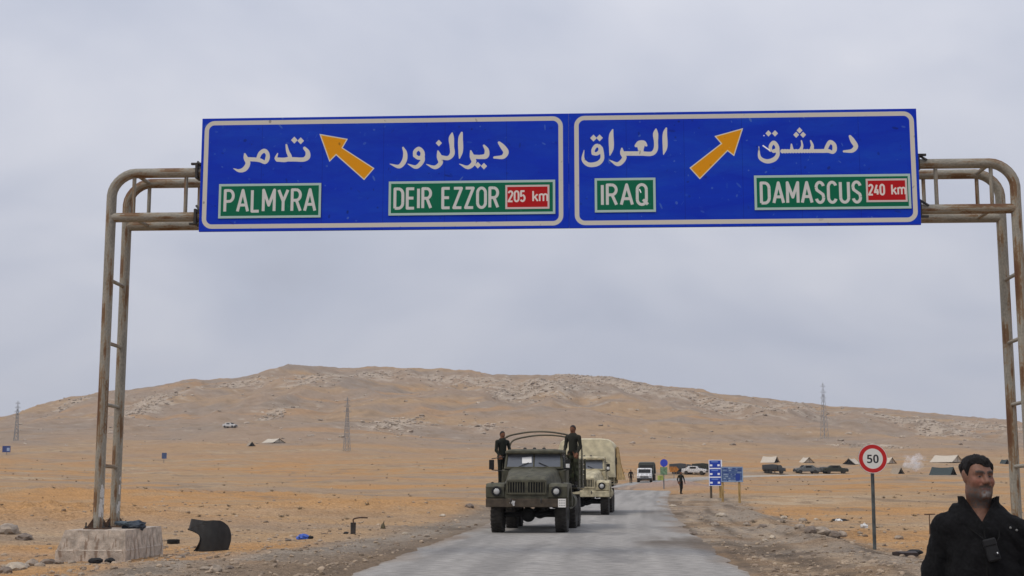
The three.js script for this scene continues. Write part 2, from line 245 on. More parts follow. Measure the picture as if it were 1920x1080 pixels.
{ // one sheet, finer near the viewer
  const rows = []; for (let d = -60; d < 4; d += 4) rows.push(d); for (let d = 4; d < 1500; d += Math.max(0.06, d * 0.0045)) rows.push(d);
  const cols = 460, n = cols + 1, pos = new Float32Array(rows.length * n * 3), cl = new Float32Array(rows.length * n * 3), uv = new Float32Array(rows.length * n * 2), idx = [];
  rows.forEach((d, j) => {
    const half = 14 + 0.52 * Math.max(0, d);
    for (let i = 0; i < n; i++) {
      const s = i / cols * 2 - 1, x = half * (0.8 * s + 0.2 * s * s * s) + 0.02 * d, o = j * n + i, c = groundColour(x, d);
      pos.set([x, height(x, d), -d], o * 3); cl.set(c, o * 3); uv.set([x / 3.1 + d * 0.011, d / 3.1 + x * 0.017], o * 2);
      if (j && i) idx.push(o - n - 1, o - n, o - 1, o - n, o, o - 1);
    }
  });
  const g = new THREE.BufferGeometry(); g.setAttribute('position', new THREE.BufferAttribute(pos, 3)); g.setAttribute('color', new THREE.BufferAttribute(cl, 3)); g.setAttribute('uv', new THREE.BufferAttribute(uv, 2)); g.setIndex(idx); g.computeVertexNormals();
  tag(struct('desert_ground', g, M.ground), 'sandy orange desert plain rising to a bare rocky hill', 'ground', null, 'structure');
}
{ // the worn grey road
  const lens = roadCurve.getLength(), N = 1500, W = 36, pos = [], cl = [], uv = [], idx = [];
  for (let j = 0; j <= N; j++) {
    const u = j / N, s = u * lens, p = roadCurve.getPointAt(u), t = roadCurve.getTangentAt(u), rx = -t.z, rz = t.x, d = -p.z;
    for (let i = 0; i <= W; i++) {
      let w = (i / W * 2 - 1) * 3.55; if (i === 0) w -= fbm(s / 1.3, 3, 3) * 0.55; if (i === W) w += fbm(s / 1.3, 9, 3) * 0.6 + (d > 30 && d < 60 ? noise(s / 4, 5) * 0.4 : 0);
      const x = p.x + rx * w, z = p.z + rz * w, y = smoothBase(-z) + 0.03 * (1 - (w / 3.6) ** 2) - (i === 0 || i === W ? 0.035 : 0);
      pos.push(x, y, z); uv.push(w / 2.3, s / 2.3);
      const long = fbm(w * 1.7, s / 18, 4), patch = fbm(w / 2 + 9, s / 4.5, 4), trk = gauss(Math.abs(Math.abs(w) - 1.75) - 0.8, 0.35);
      let c = mix(C.road, [0.305, 0.29, 0.268], ss(-0.1, 0.35, long) * 0.8); c = mix(c, [0.47, 0.445, 0.41], ss(0.08, 0.4, -long + patch * 0.5) * 0.7); c = mix(c, [0.20, 0.195, 0.19], ss(0.22, 0.42, patch - long * 0.3) * 0.55);
      c = mix(c, [0.29, 0.275, 0.255], trk * ss(-0.3, 0.3, long) * 0.45); c = mix(c, C.brown, ss(2.9, 3.7, Math.abs(w) + patch * 1.1) * 0.6); const mud = ss(1.9, 3.2, w + patch * 1.2 + 0.9 * gauss(d - 34, 2.5)) * Math.max(gauss(d - 35.5, 2.2), 0.8 * gauss(d - 62, 2.5)); c = mix(c, C.dark, mud * ss(-0.2, 0.15, patch + long * 0.5 + 0.1) * 0.8); if (d > 180) c = mix(c, [0.55, 0.48, 0.39], ss(180, 230, d));
      cl.push(...c); if (j && i) { const o = j * (W + 1) + i, q = o - W - 1; idx.push(q - 1, q, o - 1, q, o, o - 1); }
    }
  }
  const g = new THREE.BufferGeometry(); g.setAttribute('position', new THREE.Float32BufferAttribute(pos, 3)); g.setAttribute('color', new THREE.Float32BufferAttribute(cl, 3)); g.setAttribute('uv', new THREE.Float32BufferAttribute(uv, 2)); g.setIndex(idx); g.computeVertexNormals();
  tag(struct('asphalt_road', g, M.road), 'worn grey asphalt road with ragged edges', 'road', null, 'structure');
}

// ---------------------------------------------------------------- the sign gantry
const GA = new THREE.Vector3(-8.57, 0, -28), GB = new THREE.Vector3(10.4, 0, -27.0), SPAN = GA.distanceTo(GB), GYAW = Math.atan2(GB.z - GA.z, GB.x - GA.x);
{
  const g = thing('sign_gantry', 'rusty grey tubular steel gantry spanning the road on concrete footings', 'gantry', [GA.x, 0, GA.z], -GYAW);
  const R = 0.105, TOP = 8.13, LOW = 7.17, B = 0.62, pipeUv = (geo, len) => { const u = geo.attributes.uv; for (let i = 0; i < u.count; i++) u.setXY(i, u.getX(i) * len / 4, u.getY(i)); return geo; };
  const shift = (geo, k) => { const u = geo.attributes.uv; for (let i = 0; i < u.count; i++) u.setX(i, u.getX(i) + k); return geo; };
  const path = (z, flip) => {     // a post that bends into the upper beam
    const c = new THREE.CurvePath(), X = flip ? SPAN : 0, s = flip ? -1 : 1, r = 0.5;
    c.add(new THREE.LineCurve3(new THREE.Vector3(X, B, z), new THREE.Vector3(X, TOP - r, z)));
    c.add(new THREE.CubicBezierCurve3(new THREE.Vector3(X, TOP - r, z), new THREE.Vector3(X, TOP - r * 0.44, z), new THREE.Vector3(X + s * r * 0.56, TOP, z), new THREE.Vector3(X + s * r, TOP, z)));
    c.add(new THREE.LineCurve3(new THREE.Vector3(X + s * r, TOP, z), new THREE.Vector3(X + s * 2.6, TOP, z))); return c;
  };
  let k = 0;
  for (const z of [0, -1]) for (const flip of [0, 1]) { const c = path(z, flip); part('post', shift(pipeUv(new THREE.TubeGeometry(c, 90, R, 20), c.getLength()), k += 1.37), M.pipe, g); }
  const hbar = (name, x0, x1, y, z, r, seed) => { const geo = new THREE.TubeGeometry(new THREE.LineCurve3(new THREE.Vector3(x0, y, z), new THREE.Vector3(x1, y, z)), 24, r, 18); part(name, shift(pipeUv(geo, Math.abs(x1 - x0)), seed), M.pipe, g); };
  for (const z of [0, -1]) { hbar('upper_beam', 2.58, SPAN - 2.58, TOP, z, R * 0.995, 2.2 + z); hbar('lower_beam', 0, SPAN, LOW, z, R * 0.97, 3.4 + z); }
  const rod = (name, a, b, r, s) => { const geo = new THREE.TubeGeometry(new THREE.LineCurve3(new THREE.Vector3(...a), new THREE.Vector3(...b)), 4, r, 12); part(name, shift(pipeUv(geo, 1), s), M.pipe, g); };
  for (let i = 0; i <= 16; i++) { const x = i === 0 ? 0.48 : i === 16 ? SPAN - 0.48 : 0.48 + 1.13 * i * (SPAN - 0.96) / (1.13 * 16); for (const z of [0, -1]) rod('strut', [x, LOW, z], [x, TOP, z], 0.042, i * 0.31 + z); if (i % 2 === 0) { rod('tie', [x, TOP, 0], [x, TOP, -1], 0.042, i); rod('tie', [x, LOW, 0], [x, LOW, -1], 0.042, i + 0.4); } }
  for (const X of [0, SPAN]) {
    [1.92, 3.2, 4.5, 5.84].forEach((y, i) => rod('rung', [X, y, 0], [X, y - 0.02, -1], 0.04, i * 0.7 + X));
    for (const z of [0, -1]) {
      part('base_plate', box(0.44, 0.025, 0.44, X, B + 0.0145, z, 0.004), M.rustIron, g);
      const gus = [], bolt = [];
      for (let a = 0; a < 4; a++) { const c = Math.cos(a * Math.PI / 2 + 0.785), s = Math.sin(a * Math.PI / 2 + 0.785); const w = new THREE.Shape([new THREE.Vector2(0, 0), new THREE.Vector2(0.16, 0), new THREE.Vector2(0.01, 0.2), new THREE.Vector2(0, 0.2)]), e = new THREE.ExtrudeGeometry(w, { depth: 0.012, bevelEnabled: false }); e.translate(0.09, 0, -0.006); e.rotateY(-a * Math.PI / 2 - 0.785); e.translate(X, B + 0.029, z); part('gusset', uvBox(e), M.rustIron, g); const q = new THREE.CylinderGeometry(0.016, 0.016, 0.12, 8); q.translate(X + 0.18 * Math.sign(c), B + 0.08, z + 0.18 * Math.sign(s)); const nut = new THREE.CylinderGeometry(0.03, 0.03, 0.03, 6); nut.translate(X + 0.18 * Math.sign(c), B + 0.045, z + 0.18 * Math.sign(s)); part('anchor_bolt', merge([q, nut]), M.darkIron, g); }
      
    }
  }
  // scraps of old posters stuck to the lower posts
  const r = rng(31), paper = grime(col(0.74, 0.72, 0.68));
  for (let i = 0; i < 18; i++) { const z = i % 3 ? 0 : -1, a = 0.35 + r() * 0.9, y = 0.95 + r() * r() * 1.1, h = 0.07 + r() * 0.16, w = 0.2 + r() * 0.5, geo = new THREE.CylinderGeometry(R + 0.004, R + 0.004, h, 5, 3, true, a, w), p = geo.attributes.position; for (let q = 0; q < p.count; q++) p.setY(q, p.getY(q) + (r() - 0.5) * 0.045); geo.computeVertexNormals(); geo.translate(0, y, z); part('poster_scrap', geo, paper, g); }
  // clamps that carry the sign
  for (const x of [1.86, SPAN - 1.98]) for (const [y, s] of [[TOP, 1], [LOW, -1]]) { const q = part('clamp', merge([box(0.06, 0.34, 0.3, x, y + s * 0.02, 0.0), box(0.3, 0.05, 0.06, x + 0.02, y + s * 0.17, 0.1), bar([x - 0.03, y + 0.25, -0.05], [x + 0.16, y + 0.05, 0.16], 0.025)]), M.darkIron, g); }
  // footings
  const foot = (X) => { const s = (hw, hd, y, dx = 0) => [[X + dx - hw, y, 0.72 + hd], [X + dx + hw, y, 0.72 + hd], [X + dx + hw, y, -1.72 - hd], [X + dx - hw, y, -1.72 - hd]].map(([a, b, c]) => [a, b, c]);
    const secs = [s(0.72, 0.0, -0.15, 0.13), s(0.72, 0, 0.22, 0.135), s(0.705, -0.015, 0.235, 0.14), s(0.62, -0.06, B, 0.19)]; const p = loft(secs.map((q) => q.slice().reverse())); p.computeVertexNormals(); return fin(p, 0.3); };
  for (const X of [0, SPAN]) part('footing', foot(X), M.concrete, g);
}

// ---------------------------------------------------------------- the overhead direction sign
{
  const W = 15.0, Hh = 2.45, AX = new THREE.Vector3(Math.cos(GYAW), 0, Math.sin(GYAW)), NZ = new THREE.Vector3(-Math.sin(GYAW), 0, Math.cos(GYAW));
  const O = new THREE.Vector3(-6.6, 6.80, 0), q0 = GA.clone().addScaledVector(NZ, 0.26);        // a point of the sign's face
  O.z = q0.z + (O.x - q0.x) * Math.tan(GYAW);
  const toSign = (px, py) => { const v = new THREE.Vector3(...ray(px, py)), t = O.clone().sub(camera.position).dot(NZ) / v.dot(NZ), p = camera.position.clone().addScaledVector(v, t).sub(O); return [p.dot(AX), p.y]; };
  const SEAM = toSign(1066.5, 320)[0];
  const s = thing('overhead_direction_sign', 'long blue overhead direction sign with yellow arrows and green place plates', 'road sign', [O.x, O.y, O.z], -GYAW);
  const K = 200, RED = 'rgb(176,18,24)', CREAM = 'rgb(205,200,188)', sx = rng(5);
  const canvasFor = (w, h) => { const c = document.createElement('canvas'); c.width = Math.round(w * K); c.height = Math.round(h * K); return c; };
  const texOf = (c) => { const t = new THREE.CanvasTexture(c); t.colorSpace = THREE.SRGBColorSpace; t.magFilter = THREE.LinearFilter; t.anisotropy = 8; return t; };
  const speckle = (x, w, h, n, a) => { for (let i = 0; i < n; i++) { x.fillStyle = sx() < 0.5 ? `rgba(10,10,30,${a * sx()})` : `rgba(210,205,190,${a * sx()})`; x.beginPath(); x.ellipse(sx() * w, sx() * h, 1 + sx() * sx() * 16, 1 + sx() * 5, sx() * 3, 0, 7); x.fill(); } };
  function brush(x, map, pts) {     // a pen stroke whose width changes: [x, y, width]
    const c = new THREE.CatmullRomCurve3(pts.map((p) => new THREE.Vector3(...p)), false, 'centripetal'), q = c.getPoints(pts.length * 14);
    for (const p of q) { const [u, v] = map(p.x, p.y), [u2] = map(p.x + p.z / 2, p.y); x.beginPath(); x.arc(u, v, Math.abs(u2 - u), 0, 7); x.fill(); }
  }
  function dot(x, map, cx, cy, r) { x.beginPath(); [[0, -1], [1, 0], [0, 1], [-1, 0]].forEach(([a, b], i) => { const [u, v] = map(cx + a * r, cy + b * r * 1.05); i ? x.lineTo(u, v) : x.moveTo(u, v); }); x.fill(); }
  const SCRIPT = [
    { z: 6, o: [410, 230], dots: [[850, 195, 38], [922, 203, 38]], strokes: [[[965, 285, 34], [1000, 330, 48], [998, 385, 60], [960, 412, 52], [850, 412, 50], [780, 412, 50]], [[760, 248, 20], [775, 320, 36], [800, 392, 46], [760, 415, 52], [660, 415, 48]], [[662, 345, 12], [645, 400, 34], [665, 418, 44]], [[440, 400, 40], [470, 340, 46], [515, 315, 46], [548, 350, 44], [545, 410, 50], [522, 445, 40], [470, 425, 44], [420, 415, 46], [320, 410, 48]], [[292, 350, 18], [305, 400, 50], [328, 455, 54], [292, 520, 56], [230, 540, 36], [165, 516, 8]]] },
    { z: 5.647, o: [710, 230], dots: [[1050, 450, 34], [1115, 460, 34], [637, 215, 34]], strokes: [[[1275, 210, 28], [1312, 252, 52], [1348, 310, 58], [1322, 358, 48], [1225, 368, 26]], [[1115, 242, 24], [1145, 290, 46], [1138, 350, 56], [1080, 362, 46], [1000, 360, 46]], [[975, 298, 16], [990, 360, 50], [1008, 418, 50], [950, 472, 42], [855, 437, 8]], [[880, 105, 22], [868, 160, 48], [868, 300, 50], [856, 375, 14]], [[778, 110, 16], [770, 165, 56], [775, 250, 48], [778, 330, 52], [740, 372, 46], [640, 362, 46]], [[628, 300, 16], [642, 360, 54], [655, 425, 48], [600, 472, 42], [505, 440, 8]], [[382, 350, 38], [385, 305, 40], [425, 275, 42], [462, 310, 44], [460, 360, 48], [420, 372, 40], [385, 350, 38]], [[462, 340, 44], [464, 400, 46], [400, 468, 42], [308, 437, 8]], [[258, 264, 20], [280, 320, 42], [272, 400, 52], [220, 462, 44], [120, 437, 8]]] },
    { z: 5.684, o: [1080, 220], dots: [[185, 220, 36], [250, 218, 36]], strokes: [[[962, 115, 18], [948, 170, 46], [948, 320, 50], [932, 395, 10]], [[852, 125, 16], [848, 178, 56], [852, 260, 44], [848, 340, 48], [815, 383, 48], [690, 385, 50], [520, 385, 50]], [[640, 302, 34], [672, 270, 44], [720, 268, 44], [748, 298, 26]], [[690, 300, 80], [690, 340, 60], [690, 375, 60]], [[488, 330, 16], [492, 380, 46], [514, 430, 48], [450, 498, 46], [358, 456, 8]], [[390, 130, 14], [375, 190, 48], [375, 330, 50], [360, 405, 10]], [[182, 385, 36], [182, 345, 38], [215, 302, 40], [250, 310, 40], [258, 355, 44], [220, 388, 38], [182, 385, 36]], [[262, 330, 50], [278, 390, 40], [276, 445, 44], [230, 492, 52], [130, 502, 48], [76, 450, 36], [84, 350, 8]]] },
    { z: 5.685, o: [1390, 220], dots: [[290, 170, 33], [360, 170, 33], [622, 138, 32], [586, 185, 32], [660, 185, 32]], strokes: [[[1160, 200, 28], [1190, 250, 52], [1222, 310, 50], [1188, 353, 44], [1095, 362, 24]], [[898, 355, 40], [920, 300, 42], [950, 262, 44], [990, 290, 44], [995, 345, 48], [978, 372, 34], [930, 358, 42], [860, 358, 44], [440, 360, 48]], [[740, 248, 16], [758, 300, 32], [750, 348, 46]], [[642, 248, 14], [650, 300, 24], [636, 348, 40]], [[535, 285, 14], [540, 345, 38]], [[312, 350, 36], [312, 305, 38], [345, 268, 42], [378, 300, 42], [382, 345, 46], [345, 360, 40]], [[384, 330, 46], [388, 400, 42], [350, 448, 50], [270, 468, 46], [200, 430, 36], [188, 310, 8]]] },
  ];
  const ARROWS = [{ z: 6, o: [410, 230], p: [[1150, 140], [1435, 190], [1380, 285], [1735, 515], [1635, 630], [1320, 350], [1250, 420]] }, { z: 5.684, o: [1080, 220], p: [[1765, 130], [1680, 395], [1615, 345], [1320, 645], [1225, 540], [1560, 280], [1495, 205]] }];
  const backing = M.zinc;
  [[0, SEAM - 0.0006, 0], [SEAM + 0.0006, W, 1]].forEach(([x0, x1, side]) => {
    const w = x1 - x0, c = canvasFor(w, Hh), x = c.getContext('2d');
    x.fillStyle = 'rgb(0,50,188)'; x.fillRect(0, 0, c.width, c.height);
    for (let i = 0; i < 260; i++) { x.fillStyle = sx() < 0.5 ? 'rgba(0,40,165,0.08)' : 'rgba(30,85,200,0.07)'; const rw = 40 + sx() * 260; x.beginPath(); x.ellipse(sx() * c.width, sx() * c.height, rw, 8 + sx() * 50, (sx() - 0.5) * 0.6, 0, 7); x.fill(); }
    x.strokeStyle = 'rgba(0,20,110,0.5)'; x.lineWidth = 1.5; for (let k = 1; k < 6; k++) { x.beginPath(); x.moveTo(k * c.width / 6, 0); x.lineTo(k * c.width / 6, c.height); x.stroke(); }
    const b = 0.055 * K, t = 0.095 * K; x.strokeStyle = CREAM; x.lineWidth = t; x.beginPath(); x.roundRect(b + t / 2 + (side ? 0.06 * K : 0), b + t / 2, c.width - 2 * b - t - 0.06 * K, c.height - 2 * b - t, 0.17 * K); x.stroke();
    for (const { z, o, dots, strokes } of SCRIPT.slice(side * 2, side * 2 + 2)) {
      const map = (cx, cy) => { const [u, v] = toSign(o[0] + cx / z, o[1] + cy / z); return [(u - x0) * K, (Hh - v) * K]; };
      x.fillStyle = 'rgb(214,210,200)'; strokes.forEach((q) => brush(x, map, q)); dots.forEach(([a, d, r]) => dot(x, map, a, d, r));
      if (o[0] === 1390) { x.strokeStyle = 'rgb(250,250,250)'; x.lineWidth = 6; x.beginPath(); x.moveTo(...map(228, 298)); x.lineTo(...map(305, 352)); x.stroke(); x.fillStyle = 'rgb(225,225,250)'; x.beginPath(); x.arc(...map(242, 194), 3, 0, 7); x.fill(); }
    }
    { const { z, o, p } = ARROWS[side]; x.beginPath(); p.forEach(([a, d], i) => { const [u, v] = toSign(o[0] + a / z, o[1] + d / z), q = [(u - x0) * K, (Hh - v) * K]; i ? x.lineTo(...q) : x.moveTo(...q); }); x.closePath(); x.lineJoin = 'miter'; x.strokeStyle = 'rgb(222,214,190)'; x.lineWidth = 9; x.stroke(); x.fillStyle = 'rgb(222,148,10)'; x.fill(); }
    speckle(x, c.width, c.height, 260, 0.3);
    const panel = part('sign_panel', box(w, Hh, 0.05, x0 + w / 2, Hh / 2, -0.03, 0.006), M.blue, s);
    panel.userData.label = side ? 'blue panel for Iraq and Damascus with arrow to upper right' : 'blue panel for Palmyra and Deir Ezzor with arrow to upper left';
    const f = new THREE.PlaneGeometry(w - 0.006, Hh - 0.006); f.translate(x0 + w / 2, Hh / 2, -0.001); part('sign_face', f, std(0xffffff, { map: texOf(c), roughness: 0.6, dull: 1 }), panel);
    for (const y of [0.35, 1.28, 2.05]) part('back_rail', box(w - 0.1, 0.06, 0.045, x0 + w / 2, y, -0.0775, 0.006), backing, panel);
  });
  // stroke letters, each on a 1 high box: lists of polylines, a number list alone is an arc [cx, cy, rx, ry, a0, a1]
  const L = { A: [0.56, [[0, 0], [0.28, 1], [0.56, 0]], [[0.1, 0.3], [0.46, 0.3]]], C: [0.48, [0.24, 0.74, 0.22, 0.26, 20, 180], [[0.02, 0.74], [0.02, 0.26]], [0.24, 0.26, 0.22, 0.26, 180, 340]], D: [0.48, [[0, 0], [0, 1], [0.2, 1]], [0.2, 0.72, 0.26, 0.28, 90, 0], [[0.46, 0.72], [0.46, 0.28]], [0.2, 0.28, 0.26, 0.28, 0, -90], [[0.2, 0], [0, 0]]], E: [0.4, [[0.4, 1], [0, 1], [0, 0], [0.4, 0]], [[0, 0.52], [0.36, 0.52]]], I: [0.02, [[0.01, 0], [0.01, 1]]], L: [0.38, [[0, 1], [0, 0], [0.38, 0]]], M: [0.6, [[0, 0], [0, 1], [0.3, 0.28], [0.6, 1], [0.6, 0]]], O: [0.48, [0.24, 0.74, 0.23, 0.26, 0, 180], [[0.01, 0.74], [0.01, 0.26]], [0.24, 0.26, 0.23, 0.26, 180, 360], [[0.47, 0.26], [0.47, 0.74]]], P: [0.46, [[0, 0], [0, 1], [0.22, 1]], [0.22, 0.74, 0.23, 0.26, 90, -90], [[0.22, 0.48], [0, 0.48]]], Q: [0.5, [0.24, 0.74, 0.23, 0.26, 0, 180], [[0.01, 0.74], [0.01, 0.26]], [0.24, 0.26, 0.23, 0.26, 180, 360], [[0.47, 0.26], [0.47, 0.74]], [[0.3, 0.25], [0.54, 0.0]]], R: [0.46, [[0, 0], [0, 1], [0.22, 1]], [0.22, 0.75, 0.23, 0.25, 90, -90], [[0.22, 0.5], [0, 0.5]], [[0.24, 0.5], [0.46, 0]]], S: [0.46, [0.23, 0.75, 0.21, 0.25, 15, 180], [[0.02, 0.75], [0.06, 0.62], [0.4, 0.4], [0.44, 0.26]], [0.23, 0.25, 0.21, 0.25, 0, -165]], U: [0.46, [[0, 1], [0, 0.24]], [0.23, 0.24, 0.23, 0.24, 180, 360], [[0.46, 0.24], [0.46, 1]]], Y: [0.5, [[0, 1], [0.25, 0.46], [0.5, 1]], [[0.25, 0.46], [0.25, 0]]], Z: [0.44, [[0, 1], [0.44, 1], [0, 0], [0.44, 0]]], 0: [0.44, [0.22, 0.74, 0.21, 0.26, 0, 180], [[0.01, 0.74], [0.01, 0.26]], [0.22, 0.26, 0.21, 0.26, 180, 360], [[0.43, 0.26], [0.43, 0.74]]], 2: [0.44, [0.22, 0.77, 0.2, 0.23, 170, -20], [[0.41, 0.69], [0, 0], [0.44, 0]]], 4: [0.46, [[0.34, 0], [0.34, 0.55]], [[0.28, 1], [0.02, 0.25], [0.48, 0.25]]], 5: [0.44, [[0.42, 1], [0.06, 1], [0.03, 0.52], [0.2, 0.6]], [0.21, 0.31, 0.22, 0.3, 90, -150]], k: [0.38, [[0, 0], [0, 1]], [[0.36, 0.68], [0.02, 0.3]], [[0.14, 0.42], [0.38, 0]]], m: [0.62, [[0, 0], [0, 0.7]], [0.155, 0.5, 0.15, 0.18, 180, 0], [[0.31, 0.5], [0.31, 0]], [0.465, 0.5, 0.15, 0.18, 180, 0], [[0.62, 0.5], [0.62, 0]]], ' ': [0.22] };
  function lettering(x, text, x0, x1, yb, h, lw, gap = 0.2) {       // fits the text between x0 and x1
    const tot = [...text].reduce((t, ch) => t + L[ch][0] + gap, -gap), k = (x1 - x0) / tot; let cx = x0; x.lineWidth = lw; x.lineJoin = 'round'; x.lineCap = 'butt';
    for (const ch of text) { const [w, ...st] = L[ch];
      for (const q of st) { x.beginPath(); if (Array.isArray(q[0])) q.forEach(([a, b], i) => i ? x.lineTo(cx + a * k, yb - b * h) : x.moveTo(cx + a * k, yb - b * h)); else { const [ax, ay, rx, ry, a0, a1] = q; for (let i = 0; i <= 16; i++) { const a = (a0 + (a1 - a0) * i / 16) * Math.PI / 180, u = cx + (ax + rx * Math.cos(a)) * k, v = yb - (ay + ry * Math.sin(a)) * h; i ? x.lineTo(u, v) : x.moveTo(u, v); } } x.stroke(); }
      cx += (w + gap) * k; }
  }
  const rectOf = (c) => { const q = c.map((p) => toSign(...p)), xs = q.map((p) => p[0]), ys = q.map((p) => p[1]); return [(xs[0] + xs[3]) / 2, (ys[2] + ys[3]) / 2, (xs[1] + xs[2]) / 2, (ys[0] + ys[1]) / 2]; };
  const plates = [
    ['PALMYRA', [[410, 346.5], [602, 342], [602.5, 407], [410, 411]], 0.05, 0.955, 0.16, 0.83],
    ['DEIR EZZOR', [[728.6, 341.5], [1041, 336], [1041.5, 400.5], [728.6, 405.5]], 0.03, 0.665, 0.17, 0.80, '205 km', [[947.3, 348], [1030, 346], [1030.5, 391], [948, 393]]],
    ['IRAQ', [[1114.8, 334.5], [1229.5, 333], [1229.5, 396.5], [1115, 400]], 0.10, 0.88, 0.18, 0.82],
    ['DAMASCUS', [[1413.7, 330.5], [1707, 324.5], [1708, 390], [1414.6, 395.5]], 0.035, 0.69, 0.16, 0.80, '240 km', [[1623, 336.5], [1700.5, 334], [1701, 378], [1624, 380]]],
  ];
  for (const [text, quad, a0, a1, b0, b1, km, kq] of plates) {
    const [x0, y0, x1, y1] = rectOf(quad), w = x1 - x0, h = y1 - y0, kk = K * 1.4, c = document.createElement('canvas'); c.width = Math.round(w * kk); c.height = Math.round(h * kk); const x = c.getContext('2d');
    x.fillStyle = 'rgb(0,102,72)'; x.fillRect(0, 0, c.width, c.height); speckle(x, c.width, c.height, 60, 0.12);
    x.strokeStyle = 'rgb(172,196,190)'; x.lineWidth = 0.05 * kk; x.strokeRect(0.025 * kk, 0.025 * kk, c.width - 0.05 * kk, c.height - 0.05 * kk);
    x.strokeStyle = 'rgb(206,206,202)'; lettering(x, text, c.width * a0 + 8, c.width * a1 - 8, c.height * (1 - b0) - 8, c.height * (b1 - b0) - 12, 0.062 * kk, 0.24);
    if (text === 'IRAQ') { x.strokeStyle = 'white'; x.lineWidth = 7; x.beginPath(); x.moveTo(c.width * 0.735, c.height * 0.33); x.lineTo(c.width * 0.76, c.height * 0.44); x.stroke(); }
    const pl = part('place_plate', box(w, h, 0.012, x0 + w / 2, y0 + h / 2, 0.007, 0.003), grime(col(0.0, 0.14, 0.07)), s); pl.userData.label = 'green plate reading ' + text;
    const f = new THREE.PlaneGeometry(w - 0.004, h - 0.004); f.translate(x0 + w / 2, y0 + h / 2, 0.0155); part('plate_face', f, std(0xffffff, { map: texOf(c), roughness: 0.6, dull: 1 }), pl);
    if (km) {
      const [u0, v0, u1, v1] = rectOf(kq), rw = u1 - u0, rh = v1 - v0, d = document.createElement('canvas'); d.width = Math.round(rw * kk); d.height = Math.round(rh * kk); const y = d.getContext('2d');
      y.fillStyle = RED; y.fillRect(0, 0, d.width, d.height); y.strokeStyle = 'rgb(205,190,186)'; y.lineWidth = 0.04 * kk; y.strokeRect(0.02 * kk, 0.02 * kk, d.width - 0.04 * kk, d.height - 0.04 * kk);
      y.strokeStyle = 'rgb(222,212,205)'; lettering(y, km.slice(0, 3), d.width * 0.07, d.width * 0.44, d.height * 0.68, d.height * 0.42, 0.04 * kk, 0.2); lettering(y, 'km', d.width * 0.63, d.width * 0.95, d.height * 0.68, d.height * 0.42, 0.036 * kk, 0.16);
      const e = new THREE.PlaneGeometry(rw, rh); e.translate(u0 + rw / 2, v0 + rh / 2, 0.0195); part('distance_plate', mergeGeometries([e]), std(0xffffff, { map: texOf(d), roughness: 0.6, dull: 1 }), pl);
    }
  }
}

// ---------------------------------------------------------------- army lorries
function wheel(R, w, parent, x, z, rimMat, dual) {
  const prof = [[0.30, -0.5], [0.62, -0.5], [0.86, -0.49], [0.955, -0.42], [0.98, -0.3], [0.985, 0], [0.98, 0.3], [0.955, 0.42], [0.86, 0.49], [0.62, 0.5], [0.30, 0.5]].map(([r, y]) => new THREE.Vector2(r * R, y * w));
  const list = [new THREE.LatheGeometry(prof, 40)];
  for (let i = 0; i < 26; i++) for (const s of [-1, 1]) { const b = new THREE.BoxGeometry(R * 0.07, w * 0.46, R * 0.11); b.rotateX(s * 0.35); b.translate(R * 0.975, s * w * 0.25, 0); b.rotateY((i + (s > 0 ? 0.5 : 0)) / 26 * 6.2832); list.push(b); }
  const t = mergeGeometries(list.map(bare)); t.rotateZ(Math.PI / 2);
  const rim = new THREE.LatheGeometry([[0.02, 0.1], [0.16, 0.12], [0.17, 0.34], [0.2, 0.36], [0.3, 0.1], [0.42, 0.08], [0.5, 0.3], [0.58, 0.46], [0.62, 0.46], [0.6, 0.1], [0.3, -0.4], [0.02, -0.4]].map(([r, y]) => new THREE.Vector2(r * R, y * w)), 28); rim.rotateZ(x > 0 ? -Math.PI / 2 : Math.PI / 2);
  const g = new THREE.Group(); g.name = 'wheel'; g.position.set(x, R, z); parent.add(g);
  part('tyre', uvBox(t), M.tyre, g); part('rim', fin(rim), rimMat, g);
}
